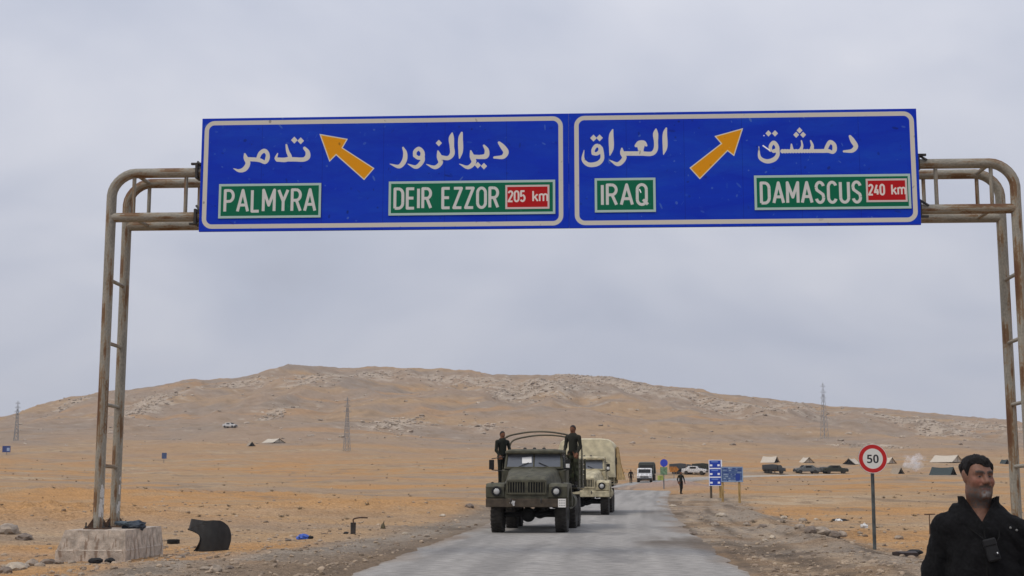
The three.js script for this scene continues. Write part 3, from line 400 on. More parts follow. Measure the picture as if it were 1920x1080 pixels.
function lorry(name, label, pos, turn, o) {
  const t = thing(name, label, 'truck', pos, turn), P = (n, g, m, par = t) => part(n, g, m, par), { paint, dark } = o, R = o.R ?? 0.55;
  // running gear
  P('chassis', merge([-0.42, 0.42].map((x) => box(0.1, 0.2, 6.6, x, 0.86, -2.5)).concat([0.8, -1.2, -2.9, -4.6, -5.7].map((z) => box(0.8, 0.14, 0.12, 0, 0.86, z)))), M.black);
  for (const z of [0, -3.35, -4.6]) P('axle', merge([bar([-0.8, R, z], [0.8, R, z], 0.075), (() => { const s = new THREE.SphereGeometry(0.22, 18, 12); s.scale(1, 1, 0.9); s.translate(-0.06, R, z); return s; })(), box(0.1, 0.09, 1.1, -0.45, R + 0.17, z), box(0.1, 0.09, 1.1, 0.45, R + 0.17, z)]), M.black);
  for (const z of [0, -3.35, -4.6]) for (const x of [-0.97, 0.97]) wheel(R, 0.36, t, x, z, dark);
  // nose
  P('bumper', merge([box(2.42, 0.25, 0.09, 0, 0.92, 0.98, 0.02), box(0.12, 0.2, 0.25, -0.45, 0.9, 0.84), box(0.12, 0.2, 0.25, 0.45, 0.9, 0.84)]), o.bumper);
  for (const x of [-0.45, 0.45]) P('tow_hook', (() => { const g = new THREE.TorusGeometry(0.06, 0.02, 8, 16, 4.6); g.rotateY(Math.PI / 2); g.translate(x, 0.98, 1.09); return g; })(), M.darkIron);
  for (const s of [-1, 1]) {
    const pts = [[0.93, 1.10], [0.95, 1.38], [0.86, 1.46], [0.30, 1.48], [-0.45, 1.46], [-0.86, 1.05], [-0.9, 0.82], [-0.80, 0.80]]; for (let i = 0; i <= 9; i++) { const a = (180 - i * 20) * Math.PI / 180; pts.push([Math.cos(a) * 0.68, 0.84 + Math.sin(a) * 0.54]); }
    pts.push([0.74, 1.0]); P('fender', fin(profileX(pts, 0.56, s * 0.94, 0.03), 0.5), paint);
    const hl = P('headlight', (() => { const g = new THREE.LatheGeometry([[0.02, 0], [0.12, 0], [0.15, 0.03], [0.152, 0.06], [0.12, 0.08], [0.095, 0.06]].map((p) => new THREE.Vector2(...p)), 28); g.rotateX(Math.PI / 2); g.translate(s * 0.89, 1.26, 0.955); return fin(g); })(), M.black);
    const ln = new THREE.SphereGeometry(0.16, 24, 8, 0, 6.3, 0, 0.6); ln.rotateX(Math.PI / 2); ln.translate(s * 0.89, 1.26, 0.875); P('lens', ln, M.lens, hl);
    P('marker_lamp', (() => { const g = new THREE.CylinderGeometry(0.045, 0.045, 0.06, 14); g.rotateX(Math.PI / 2); g.translate(s * 1.05, 1.49, 0.72); return g; })(), M.darkIron);
  }
  P('bonnet', fin(loft([rrect(1.34, 1.05, 1.60, 0.07, 0.93, 1.16), rrect(1.44, 1.05, 1.67, 0.12, 0.84, 1.16), rrect(1.70, 1.05, 1.80, 0.18, 0.2, 1.34), rrect(1.88, 1.05, 1.89, 0.2, -0.5, 1.52), rrect(1.94, 1.05, 1.95, 0.18, -0.92, 1.6)].reverse()), 0.5), paint);
  P('bonnet_ridge', fin(loft([[[-0.16, 1.645, 0.84], [0.16, 1.645, 0.84], [0, 1.70, 0.8]], [[-0.2, 1.87, -0.5], [0.2, 1.87, -0.5], [0, 1.925, -0.5]], [[-0.22, 1.93, -0.88], [0.22, 1.93, -0.88], [0, 1.975, -0.88]]].reverse()), 0.2), paint);
  const gr = P('grille', merge([box(1.16, 0.06, 0.06, 0, 1.555, 0.945), box(1.16, 0.06, 0.06, 0, 1.19, 0.945), box(0.06, 0.42, 0.06, -0.57, 1.37, 0.945), box(0.06, 0.42, 0.06, 0.57, 1.37, 0.945), box(0.07, 0.36, 0.05, 0, 1.37, 0.945)]), paint);
  P('grille_opening', box(1.1, 0.35, 0.02, 0, 1.372, 0.937, 0), M.black, gr);
  { const bars = []; for (let i = 0; i < 14; i++) if (i !== 6.5) bars.push(box(0.028, 0.32, 0.035, -0.5 + i * 1.0 / 13, 1.372, 0.962, 0.006)); P('grille_bars', merge(bars), dark, gr); }
  // cab
  const cab = P('cab', merge([box(1.98, 0.86, 1.16, 0, 1.48, -1.52, 0.05), box(1.72, 0.08, 0.14, 0, 1.955, -0.98, 0.02)]), paint);
  P('cab_back', box(1.84, 0.66, 0.05, 0, 2.2, -2.06, 0.01), dark, cab);
  { const pil = []; for (const s of [-1, 1]) { pil.push(bar([s * 0.89, 1.92, -0.96], [s * 0.845, 2.42, -1.16], 0.045, 0.04), bar([s * 0.95, 1.88, -2.04], [s * 0.88, 2.44, -2.0], 0.05)); } pil.push(bar([0, 1.95, -0.955], [0, 2.42, -1.155], 0.022)); for (const q of pil) P('pillar', uvBox(q), paint, cab); }
  const roof = P('roof', fin(loft([[1.0, 2.385, 1.76, 1.02], [1.12, 2.43, 1.82, 1.06], [1.12, 2.48, 1.8, 1.05], [1.02, 2.525, 1.66, 0.95], [0.8, 2.545, 1.3, 0.7]].map(([a, y, w, dd]) => { const q = []; for (const [cx, cz, a0] of [[1, 1, 0], [-1, 1, 90], [-1, -1, 180], [1, -1, 270]]) for (let i = 0; i <= 4; i++) { const an = (a0 + 22.5 * i) * Math.PI / 180, r = 0.14; q.push([cx * (w / 2 - r) + r * Math.cos(an), y, -1.55 + cz * (dd / 2 - r + 0.05) + r * Math.sin(an)]); } return q.reverse(); })), 0.4), paint, cab);
  for (const x of [-0.3, 0.0, 0.3]) P('roof_lamp', (() => { const g = new THREE.SphereGeometry(0.055, 12, 8); g.scale(1, 0.8, 1); g.translate(x, 2.555, -1.22); return g; })(), M.darkIron, cab);
  P('visor', box(1.66, 0.03, 0.16, 0, 2.425, -1.06, 0.01), dark, cab);
  for (const s of [-1, 1]) {
    const g = new THREE.BufferGeometry(); const q = s < 0 ? [[-0.85, 1.98, -0.975], [-0.025, 1.98, -0.965], [-0.025, 2.40, -1.14], [-0.81, 2.40, -1.15]] : [[0.025, 1.98, -0.965], [0.85, 1.98, -0.975], [0.81, 2.40, -1.15], [0.025, 2.40, -1.14]];
    g.setAttribute('position', new THREE.Float32BufferAttribute([...q[0], ...q[1], ...q[2], ...q[0], ...q[2], ...q[3]], 3)); g.computeVertexNormals(); P('windscreen', uvBox(g), M.glass, cab);
    P('wiper', bar([s * 0.5, 1.975, -0.93], [s * 0.16, 2.12, -1.0], 0.011), M.black, cab);
    const door = P('door', box(0.035, 0.95, 1.0, s * 0.998, 1.42, -1.52, 0.01), paint); P('door_handle', box(0.03, 0.03, 0.14, s * 1.025, 1.66, -1.9, 0.01), M.darkIron, door);
    const sg = new THREE.PlaneGeometry(0.92, 0.44); sg.rotateY(Math.PI / 2); sg.rotateZ(s * 0.12); sg.translate(s * 0.92, 2.17, -1.53); P('side_window', sg, M.glass, door);
    P('step', box(0.3, 0.05, 0.9, s * 0.98, 0.72, -1.5), dark);
    const mx = s < 0 ? -1.3 : 1.08, m = P('mirror', box(0.16, 0.3, 0.04, mx, 2.06, -0.82, 0.02), M.black); P('mirror_arm', merge([bar([s * 0.92, 2.3, -0.95], [mx, 2.24, -0.82], 0.014), bar([s * 0.95, 1.86, -0.95], [mx, 1.9, -0.82], 0.014)]), M.darkIron, m); if (s > 0) P('mirror_glass', box(0.12, 0.12, 0.012, mx, 2.02, -0.79, 0.004), M.white, m);
  }
  P('dashboard', box(1.7, 0.16, 0.3, 0, 1.9, -1.15), M.black, cab); P('seat_back', box(1.6, 0.55, 0.16, 0, 2.0, -1.9, 0.06), M.black, cab);
  { const g = new THREE.TorusGeometry(0.22, 0.017, 8, 24); g.rotateX(-0.7); g.translate(0.42, 2.0, -1.36); P('steering_wheel', g, M.black, cab); }
  P('catwalk', box(2.46, 0.07, 0.46, 0, 1.385, -2.35), M.black); P('spare_wheel_rack', box(1.5, 0.5, 0.2, 0, 1.1, -2.3), M.black);
  // load bed
  const z0 = -2.62, z1 = -5.9, zc = (z0 + z1) / 2, LB = z0 - z1, bw = 2.44;
  P('bed_floor', box(bw, 0.12, LB, 0, 1.36, zc), dark);
  P('bed_underframe', merge([-0.5, 0.5].map((x) => box(0.12, 0.2, LB, x, 1.14, zc)).concat([-2.6, -3.5, -4.4, -5.3].map((z) => box(2.2, 0.1, 0.1, 0, 1.24, z)))), M.black);
  const board = (x, y, w, h, dep) => { for (let i = 0; i < 3; i++) P('side_plank', box(w, h / 3 - 0.012, dep, x, y + h * (i + 0.5) / 3, w > dep ? z0 + 0.0 : zc, 0.008), o.wood); };
  for (const s of [-1, 1]) { board(s * (bw / 2 - 0.02), 1.43, 0.035, 0.5, LB); for (const y of [2.02, 2.2]) P('side_plank', box(0.035, 0.13, LB, s * (bw / 2 - 0.02), y, zc, 0.008), o.wood); for (const z of [z0 - 0.1, zc, z1 + 0.1]) P('stake', box(0.06, 0.95, 0.08, s * (bw / 2 + 0.028), 1.82, z), dark); }
  for (let i = 0; i < 5; i++) P('headboard_plank', box(bw - 0.12, 0.165, 0.035, 0, 1.52 + i * 0.18, z0 - 0.03, 0.008), o.wood);
  P('tailgate', box(bw - 0.1, 0.85, 0.05, 0, 1.86, z1 + 0.03), o.wood);
  for (const s of [-1, 1]) { P('mudguard', box(0.5, 0.03, 2.2, s * 0.97, 1.26, -3.98), M.black); P('fuel_tank', (() => { const g = new THREE.CylinderGeometry(0.26, 0.26, 0.9, 24); g.rotateX(Math.PI / 2); g.translate(s * 0.95, 0.92, -2.4); return fin(g); })(), dark); }
  const arch = (z, h, sag = 0) => tube([[-bw / 2, 1.9, z], [-bw / 2, h - 0.42, z], [-bw / 2 + 0.1, h - 0.2, z], [-0.6, h - 0.05, z], [0, h + sag, z], [0.6, h - 0.05, z], [bw / 2 - 0.1, h - 0.2, z], [bw / 2, h - 0.42, z], [bw / 2, 1.9, z]], 0.03, 70);
  if (o.bows) for (const [z, h] of [[z0 - 0.1, 3.14], [z0 - 1.9, 3.08]]) P('canopy_bow', arch(z, h), grime(col(0.15, 0.135, 0.09)));
  if (o.canopy) {
    const r = rng(3), secs = []; const n = 26;
    for (let j = 0; j <= 22; j++) { const z = lerp(z0 + 0.1, z1 - 0.05, j / 22), rib = Math.abs(Math.sin(j / 22 * Math.PI * 4)), q = []; for (let i = 0; i <= n; i++) { const a = Math.PI * i / n, cx = Math.cos(a), cy = Math.sin(a), e = 0.32, x = Math.sign(cx) * Math.abs(cx) ** e * (bw / 2 + 0.05), y = 2.35 + Math.abs(cy) ** (e + 0.1) * (o.canopy - 2.35) - (1 - rib) * 0.05 * cy; q.push([x + fbm(i * 0.5, j * 0.6, 2) * 0.05, y + fbm(i * 0.4 + 7, j * 0.5, 2) * 0.04, z]); } q.push([-(bw / 2 + 0.06), 1.62, z], [bw / 2 + 0.06, 1.62, z]); const last = q.splice(-2); secs.push([last[1], ...q, last[0]]); }
    P('canvas_canopy', fin(loft(secs), 0.6), M.canvasTan);
    P('canopy_window', box(0.02, 0.3, 0.26, bw / 2 + 0.115, 2.35, z0 - 0.9), M.black);
    const flap = []; for (let j = 0; j <= 10; j++) { const k = j / 10, z = lerp(z0 - 1.0, z1, k), out = bw / 2 + 0.1, q = []; for (let i = 0; i <= 8; i++) { const v = i / 8; q.push([out + 0.02 + v * v * 0.30 * k + fbm(i * 0.7, j * 0.7, 2) * 0.05, lerp(o.canopy - 0.35, 1.5, v), z]); } for (let i = 8; i >= 0; i--) { const v = i / 8; q.push([out + 0.0 + v * v * 0.30 * k + fbm(i * 0.7, j * 0.7, 2) * 0.05, lerp(o.canopy - 0.35, 1.5, v), z]); } flap.push(q); }
    P('tarpaulin_flap', fin(loft(flap), 0.6), M.canvasYellow);
  }
  return t;
}
{
  const zil = lorry('green_army_truck', 'dark green army truck with bare canopy bow leading the convoy', [0.55, 0, -40.9], -7.3 * Math.PI / 180, { paint: M.olive, dark: M.olive, bumper: M.bumper, wood: M.olive, bows: true });
  const P = (n, g, m) => part(n, g, m, zil);
  const c = document.createElement('canvas'); c.width = c.height = 64; const x = c.getContext('2d'); x.fillStyle = 'rgb(225,222,215)'; x.fillRect(0, 0, 64, 64); x.fillStyle = 'rgb(150,150,150)'; for (let i = 0; i < 4; i++) for (let j = 0; j < 3; j++) x.fillRect(8 + i * 14, 10 + j * 18, 9, 8);
  const t = new THREE.CanvasTexture(c); t.colorSpace = THREE.SRGBColorSpace; t.magFilter = THREE.LinearFilter;
  const pl = new THREE.BoxGeometry(0.23, 0.25, 0.008); pl.translate(1.06, 0.92, 1.03); P('white_marking_plate', pl, std(0xffffff, { map: t, roughness: 0.7 }));
  P('paint_smear', (() => { const s = new THREE.Shape([[-0.09, 0], [-0.01, 0.03], [0.02, 0.08], [0.04, 0.05], [0.09, 0.06], [0.07, -0.03], [0.08, -0.08], [0.03, -0.09], [0.0, -0.03]].map((p) => new THREE.Vector2(...p))); const g = new THREE.ExtrudeGeometry(s, { depth: 0.004, bevelEnabled: false }); g.translate(-0.42, 0.92, 1.028); return g; })(), M.white);
  P('windscreen_paper', (() => { const g = new THREE.BoxGeometry(0.3, 0.2, 0.006); g.rotateX(-0.38); g.rotateZ(0.08); g.translate(-0.22, 2.2, -1.04); return g; })(), std(col(0.85, 0.85, 0.83)));
  P('camouflage_net', (() => { const secs = []; for (let j = 0; j <= 3; j++) { const q = []; for (let i = 0; i <= 10; i++) q.push([0.62 + i * 0.066 + fbm(i, j, 2) * 0.03, 2.38 - j * 0.24 + fbm(i * 0.6, j + 4, 2) * 0.05, -2.54 + fbm(i * 0.8, j, 2) * 0.06]); for (let i = 10; i >= 0; i--) q.push([0.62 + i * 0.066, 2.38 - j * 0.24, -2.60 + fbm(i * 0.8, j, 2) * 0.06]); secs.push(q); } return fin(loft(secs), 0.4); })(), std(0xffffff, { map: TCAMO }));
  lorry('tan_army_truck', 'sand coloured army truck with canvas canopy following the green truck', [3.06, smoothBase(58.5), -58.5], -7 * Math.PI / 180, { paint: M.tan, dark: M.tan, bumper: M.tan, wood: M.tan, canopy: 3.38, R: 0.56 });
}

// ---------------------------------------------------------------- people
const V3 = (x, y, z) => ({ x, y, z });
function cap(p, a, b, ra, rb) { const bx = b[0] - a[0], by = b[1] - a[1], bz = b[2] - a[2], px = p[0] - a[0], py = p[1] - a[1], pz = p[2] - a[2], t = clamp((px * bx + py * by + pz * bz) / (bx * bx + by * by + bz * bz)); return Math.hypot(px - bx * t, py - by * t, pz - bz * t) - lerp(ra, rb, t); }
function ell(p, c, r) { const k = Math.hypot((p[0] - c[0]) / r[0], (p[1] - c[1]) / r[1], (p[2] - c[2]) / r[2]); return (k - 1) * Math.min(r[0], r[1], r[2]) * (k < 1 ? 1 : 1 + 0.0 * k); }
function smin(a, b, k) { const h = Math.max(k - Math.abs(a - b), 0) / k; return Math.min(a, b) - h * h * k * 0.25; }
function meshField(f, lo, hi, N, colour) {
  const mc = new MarchingCubes(N, new THREE.MeshBasicMaterial(), false, false, 400000), half = N / 2; mc.isolation = 0;
  const S = [0, 1, 2].map((k) => (hi[k] - lo[k]) / 2), Cn = [0, 1, 2].map((k) => (hi[k] + lo[k]) / 2), p = [0, 0, 0];
  for (let z = 0; z < N; z++) { p[2] = Cn[2] + (z - half) / half * S[2]; for (let y = 0; y < N; y++) { p[1] = Cn[1] + (y - half) / half * S[1]; for (let x = 0; x < N; x++) { p[0] = Cn[0] + (x - half) / half * S[0]; mc.field[x + y * N + z * N * N] = -f(p); } } }
  mc.update(); const n = mc.count, pos = new Float32Array(n * 3); for (let i = 0; i < n; i++) for (let k = 0; k < 3; k++) pos[i * 3 + k] = mc.positionArray[i * 3 + k] * S[k] + Cn[k];
  let g = new THREE.BufferGeometry(); g.setAttribute('position', new THREE.BufferAttribute(pos, 3)); g = mergeVertices(g, 1e-5); g.computeVertexNormals();
  { const q = g.attributes.position, m = g.attributes.normal; let s = 0; for (let i = 0; i < q.count; i += 7) { const a = [q.getX(i), q.getY(i), q.getZ(i)], b = [a[0] + m.getX(i) * 0.004, a[1] + m.getY(i) * 0.004, a[2] + m.getZ(i) * 0.004]; s += f(b) - f(a); } if (s < 0) { const ix = g.index.array; for (let i = 0; i < ix.length; i += 3) [ix[i], ix[i + 1]] = [ix[i + 1], ix[i]]; g.computeVertexNormals(); } }
  if (colour) { const q = g.attributes.position, c = new Float32Array(q.count * 3); for (let i = 0; i < q.count; i++) c.set(colour([q.getX(i), q.getY(i), q.getZ(i)]), i * 3); g.setAttribute('color', new THREE.BufferAttribute(c, 3)); }
  const u = g.attributes.position, uv = new Float32Array(u.count * 2); for (let i = 0; i < u.count; i++) { uv[i * 2] = u.getX(i) * 6 + u.getZ(i) * 2; uv[i * 2 + 1] = u.getY(i) * 6; } g.setAttribute('uv', new THREE.BufferAttribute(uv, 2));
  return g;
}
const SKIN = [0.165, 0.076, 0.045];
const MBODY = std(0xffffff, { dull: 1, vertexColors: true, roughness: 0.9 });
function figure(label, pos, turn, o, group) {        // a small standing figure, feet at the origin, facing +z
  const t = thing('person', label, 'person', pos, turn, group), J = o.joints, s = (o.h ?? 1.76) / 1.76;
  const bones = [[[0, 1.42, 0], [0, 1.02, 0], 0.14, 0.13], [[-0.14, 1.4, 0], [0.14, 1.4, 0], 0.085, 0.085], [[0, 1.5, 0], [0, 1.58, 0.015], 0.055, 0.052], [[-0.09, 0.94, 0], [-0.1, 0.5, J.kl ?? 0.02], 0.095, 0.065], [[-0.1, 0.5, J.kl ?? 0.02], [-0.1, 0.09, J.fl ?? 0], 0.065, 0.045], [[0.09, 0.94, 0], [0.1, 0.5, J.kr ?? 0.02], 0.095, 0.065], [[0.1, 0.5, J.kr ?? 0.02], [0.1, 0.09, J.fr ?? 0], 0.065, 0.045], [[-0.1, 0.05, (J.fl ?? 0) - 0.02], [-0.11, 0.045, (J.fl ?? 0) + 0.13], 0.045, 0.04], [[0.1, 0.05, (J.fr ?? 0) - 0.02], [0.11, 0.045, (J.fr ?? 0) + 0.13], 0.045, 0.04],
    [[-0.2, 1.41, 0], J.el, 0.062, 0.05], [J.el, J.hl, 0.05, 0.036], [[0.2, 1.41, 0], J.er, 0.062, 0.05], [J.er, J.hr, 0.05, 0.036]];
  const hand = (h, e) => { const d = [0, 1, 2].map((k) => h[k] - e[k]), l = Math.hypot(...d), u = d.map((v) => v / l), out = []; out.push([h, [0, 1, 2].map((k) => h[k] + u[k] * 0.08), 0.036, 0.034]); for (let i = 0; i < 4; i++) { const a = [h[0] + u[0] * 0.07 + (i - 1.5) * 0.019, h[1] + u[1] * 0.07, h[2] + u[2] * 0.07]; out.push([a, [a[0] + u[0] * (0.06 + (i === 1 || i === 2 ? 0.015 : 0)), a[1] + u[1] * 0.07, a[2] + u[2] * 0.06 + 0.02], 0.011, 0.009]); } out.push([h, [h[0] + u[0] * 0.05 + 0.04, h[1] + u[1] * 0.05, h[2] + u[2] * 0.05 + 0.02], 0.014, 0.011]); return out; };
  const all = [...bones, ...hand(J.hl, J.el), ...hand(J.hr, J.er)];
  const f = (p) => { let d = ell(p, [0, 1.64, 0.01], [0.078, 0.118, 0.098]); d = smin(d, cap(p, [0, 1.63, 0.1], [0, 1.605, 0.122], 0.012, 0.015), 0.02); for (const b of all) d = smin(d, cap(p, b[0], b[1], b[2], b[3]), 0.035); return d; };
  const xs = [J.hl, J.hr, J.el, J.er], lo = [Math.min(-0.32, ...xs.map((q) => q[0] - 0.2)), -0.02, Math.min(-0.3, ...xs.map((q) => q[2] - 0.2))], hi = [Math.max(0.32, ...xs.map((q) => q[0] + 0.2)), 1.8, Math.max(0.32, ...xs.map((q) => q[2] + 0.2))];
  const hd = (p) => Math.min(Math.hypot(p[0] - J.hl[0], p[1] - J.hl[1], p[2] - J.hl[2]), Math.hypot(p[0] - J.hr[0], p[1] - J.hr[1], p[2] - J.hr[2]));
  const g = meshField(f, lo, hi, 74, (p) => { if (p[1] > 1.53 || hd(p) < 0.17 && cap(p, J.el, J.hl, 0.03, 0.03) > 0.012 * 0 && Math.min(Math.hypot(p[0] - J.el[0], p[1] - J.el[1], p[2] - J.el[2]), Math.hypot(p[0] - J.er[0], p[1] - J.er[1], p[2] - J.er[2])) > 0.26) return SKIN; if (p[1] < 0.12) return [0.02, 0.018, 0.015]; const c = p[1] < 0.93 ? o.trousers : o.jacket; return o.camo && p[1] < 0.93 ? c.map((v) => v * (noise(p[0] * 9 + p[2] * 4, p[1] * 9) > 0.1 ? 1.7 : 0.8)) : c; });
  part('body', g, MBODY, t);
  const hair = meshField((p) => Math.max(ell(p, [0, 1.665, 0.0], [0.086, 0.11, 0.106]), Math.min(1.665 - p[1] + (p[2] > 0 ? p[2] * 0.6 : p[2] * 0.8), 1)), [-0.12, 1.5, -0.14], [0.12, 1.82, 0.14], 32); part(o.hat ? 'cap' : 'hair', hair, std(o.hair ?? col(0.015, 0.013, 0.012)), t);
  t.scale.setScalar(s); return t;
}
{
  const a = -7.3 * Math.PI / 180, w = (x, y, z) => [0.55 + x * Math.cos(a) + z * Math.sin(a), y, -40.9 - x * Math.sin(a) + z * Math.cos(a)];
  figure('person in dark clothes standing behind the cab of the green truck, head bare', w(-1.17, 1.42, -2.36), 0.5, { h: 1.72, jacket: [0.018, 0.02, 0.016], trousers: [0.016, 0.018, 0.014], joints: { el: [-0.24, 1.13, 0.02], hl: [-0.2, 0.95, 0.18], er: [0.25, 1.13, 0.06], hr: [0.16, 1.1, 0.27] } });
  figure('hooded person in dark jacket standing behind the cab beside the camouflage net', w(1.12, 1.42, -2.36), -0.5, { h: 1.9, hat: true, hair: col(0.03, 0.022, 0.022), jacket: [0.026, 0.026, 0.02], trousers: [0.035, 0.038, 0.023], camo: true, joints: { el: [-0.235, 1.13, 0.03], hl: [-0.19, 0.98, 0.2], er: [0.24, 1.13, 0.0], hr: [0.2, 0.93, 0.14] } });
  const p1 = G(1277, 926); figure('person in dark coat walking on the roadside near the blue signs', [p1.x, p1.y, p1.z], 0.4, { h: 1.75, jacket: [0.02, 0.022, 0.018], trousers: [0.018, 0.018, 0.016], joints: { el: [-0.27, 1.14, -0.06], hl: [-0.27, 0.9, 0.05], er: [0.27, 1.14, 0.05], hr: [0.25, 0.92, 0.16], kl: 0.12, fl: 0.1, kr: 0.0, fr: -0.16 } });
  const p2 = G(1183, 908); figure('person in dark clothes standing on the road beside the white pickup', [p2.x, p2.y, p2.z], 0.1, { h: 1.75, jacket: [0.015, 0.015, 0.015], trousers: [0.018, 0.018, 0.018], joints: { el: [-0.27, 1.14, 0], hl: [-0.27, 0.88, 0.06], er: [0.27, 1.14, 0], hr: [0.27, 0.88, 0.06] } });
}
{ // the man in the black coat
  const D = 7.4, base = at(1833, 893, D), t = thing('person', 'man in black coat with short dark hair and grey stubble, small pouch on his chest', 'person', [base.x, 0, -D], -0.2);
  const HY = 1.70, YAW = 0.34, cy = Math.cos(YAW), sy = Math.sin(YAW), TILT = 0.03;
  const hl = (p) => { let x = p[0], y = p[1] - HY, z = p[2] - 0.02; const k = 1 / 0.94; return [(x * cy - z * sy) * k, (y + TILT * x) * k, (x * sy + z * cy) * k]; };      // head frame
  const skull = (p) => { const m = [Math.abs(p[0]), p[1], p[2]]; let d = ell(p, [0, 0.024, -0.018], [0.074, 0.082, 0.098]); d = smin(d, ell(p, [0, -0.03, 0.02], [0.062, 0.086, 0.072]), 0.04); d = smin(d, ell(p, [0, -0.088, 0.036], [0.044, 0.04, 0.048]), 0.03); return smin(d, ell(m, [0.046, -0.075, 0.0], [0.02, 0.04, 0.04]), 0.03); };
  const headF = (p0) => { const p = hl(p0), m = [Math.abs(p[0]), p[1], p[2]];
    let d = skull(p);
    d = smin(d, ell(m, [0.04, -0.032, 0.058], [0.024, 0.022, 0.02]), 0.025); d = smin(d, cap(m, [0.006, 0.02, 0.078], [0.042, 0.023, 0.068], 0.012, 0.013), 0.018);
    d = -smin(-d, Math.hypot(m[0] - 0.031, (m[1] - 0.0) * 1.3, m[2] - 0.1) - 0.022, 0.016); d = smin(d, Math.hypot(m[0] - 0.031, m[1] - 0.0, m[2] - 0.066) - 0.0135, 0.006);
    d = smin(d, cap(p, [0, 0.012, 0.085], [0, -0.03, 0.108], 0.0095, 0.0135), 0.014); d = smin(d, Math.hypot(m[0] - 0.013, m[1] + 0.034, m[2] - 0.094) - 0.0095, 0.01);
    d = smin(d, cap(p, [-0.02, -0.065, 0.078], [0.02, -0.065, 0.078], 0.007, 0.007), 0.012); d = smin(d, cap(p, [-0.02, -0.074, 0.079], [0.02, -0.074, 0.079], 0.0075, 0.0075), 0.008); d = smin(d, Math.hypot(p[0], p[1] + 0.108, p[2] - 0.068) - 0.02, 0.025);
    d = smin(d, cap(p, [-0.026, -0.05, 0.084], [0.026, -0.05, 0.084], 0.0065, 0.0065), 0.008);
    d = smin(d, ell(m, [0.076, -0.006, -0.012], [0.011, 0.033, 0.02]), 0.01); d = smin(d, ell(m, [0.082, 0.012, -0.018], [0.008, 0.016, 0.013]), 0.01);
    d = smin(d, cap(p0, [0.0, 1.6, -0.005], [0, 1.45, -0.02], 0.06, 0.068), 0.04); d = smin(d, ell(p0, [0, 1.4, -0.01], [0.14, 0.09, 0.09]), 0.06); return d; };
  const hcol = (p0) => { const p = hl(p0), ax = Math.abs(p[0]), n = fbm(p[0] * 60 + p[2] * 30, p[1] * 60, 3), f = p[2] > 0.03;
    let c = mix(SKIN, [0.21, 0.07, 0.043], gauss(ax - 0.045, 0.02) * gauss(p[1] + 0.03, 0.02) * (f ? 0.8 : 0)); c = c.map((v) => v * (1 + n * 0.4));
    if (p0[1] > 1.53) { const jaw = ss(-0.045, -0.075, p[1] + n * 0.02 - 0.25 * Math.max(0, 0.03 - p[2])) * ss(-0.03, 0.02, p[2]); c = mix(c, [0.075, 0.062, 0.056], jaw * clamp(0.7 + n * 1.6)); const chin = gauss(p[0], 0.022) * gauss(p[1] + 0.106, 0.017) * (f ? 1 : 0); c = mix(c, [0.27, 0.245, 0.23], chin * clamp(0.5 + n * 2)); }
    if (f && ax < 0.036 - n * 0.01 && p[1] > -0.063 - ax * 0.2 && p[1] < -0.042 + 0.006 * n - ax * 0.4 && p[2] > 0.062) c = mix(c, [0.045, 0.038, 0.034], 0.8 + n * 0.4);
    if (f && ax < 0.023 && Math.abs(p[1] + 0.0735) < 0.006 && p[2] > 0.065) c = mix(c, [0.14, 0.055, 0.045], 0.7);
    if (f && ax > 0.008 && ax < 0.054 && Math.abs(p[1] - 0.021 - 0.006 * Math.sin((ax - 0.01) * 60)) < 0.0075 + n * 0.003 && p[2] > 0.045) c = mix(c, [0.022, 0.018, 0.016], 0.85);
    if (f && Math.hypot((ax - 0.031) / 0.0125, (p[1] + 0.001) / 0.0042) < 1) c = Math.abs(ax - 0.031) < 0.006 ? [0.012, 0.009, 0.008] : [0.13, 0.1, 0.085];
    return c; };
  const head = meshField(headF, [-0.17, 1.36, -0.15], [0.17, 1.83, 0.16], 116, hcol);
  const handF = (s) => { const w = [s * 0.262, 0.9, 0.06], B = [[[w[0], w[1], w[2]], [w[0], w[1] - 0.03, w[2] + 0.005], 0.03, 0.034], [[w[0], w[1] - 0.03, w[2] - 0.018], [w[0], w[1] - 0.1, w[2] - 0.014], 0.02, 0.018], [[w[0], w[1] - 0.03, w[2] + 0.018], [w[0], w[1] - 0.1, w[2] + 0.026], 0.02, 0.018]];
    [0.066, 0.078, 0.074, 0.056].forEach((len, i) => { const z = w[2] + 0.034 - i * 0.019, a = [w[0], w[1] - 0.1, z], b = [w[0] - s * 0.012, w[1] - 0.1 - len * 0.55, z + 0.004], c = [w[0] - s * 0.034, w[1] - 0.1 - len * 0.95, z + 0.006]; B.push([a, b, 0.0095, 0.009], [b, c, 0.009, 0.0075]); });
    B.push([[w[0], w[1] - 0.04, w[2] + 0.03], [w[0] - s * 0.012, w[1] - 0.07, w[2] + 0.058], 0.014, 0.011], [[w[0] - s * 0.012, w[1] - 0.07, w[2] + 0.058], [w[0] - s * 0.02, w[1] - 0.1, w[2] + 0.062], 0.011, 0.009]);
    return [(p) => B.reduce((d, b, i) => smin(d, cap(p, ...b), i < 3 ? 0.03 : 0.006), 1e3), w]; };
  const hands = [-1, 1].map((s) => { const [f, w] = handF(s); return meshField(f, [w[0] - 0.07, w[1] - 0.21, w[2] - 0.08], [w[0] + 0.07, w[1] + 0.05, w[2] + 0.1], 64, () => SKIN); });
  const skin = std(0xffffff, { vertexColors: true, roughness: 0.62 }); part('body', head, skin, t); for (const h of hands) part('hand', h, skin, t);
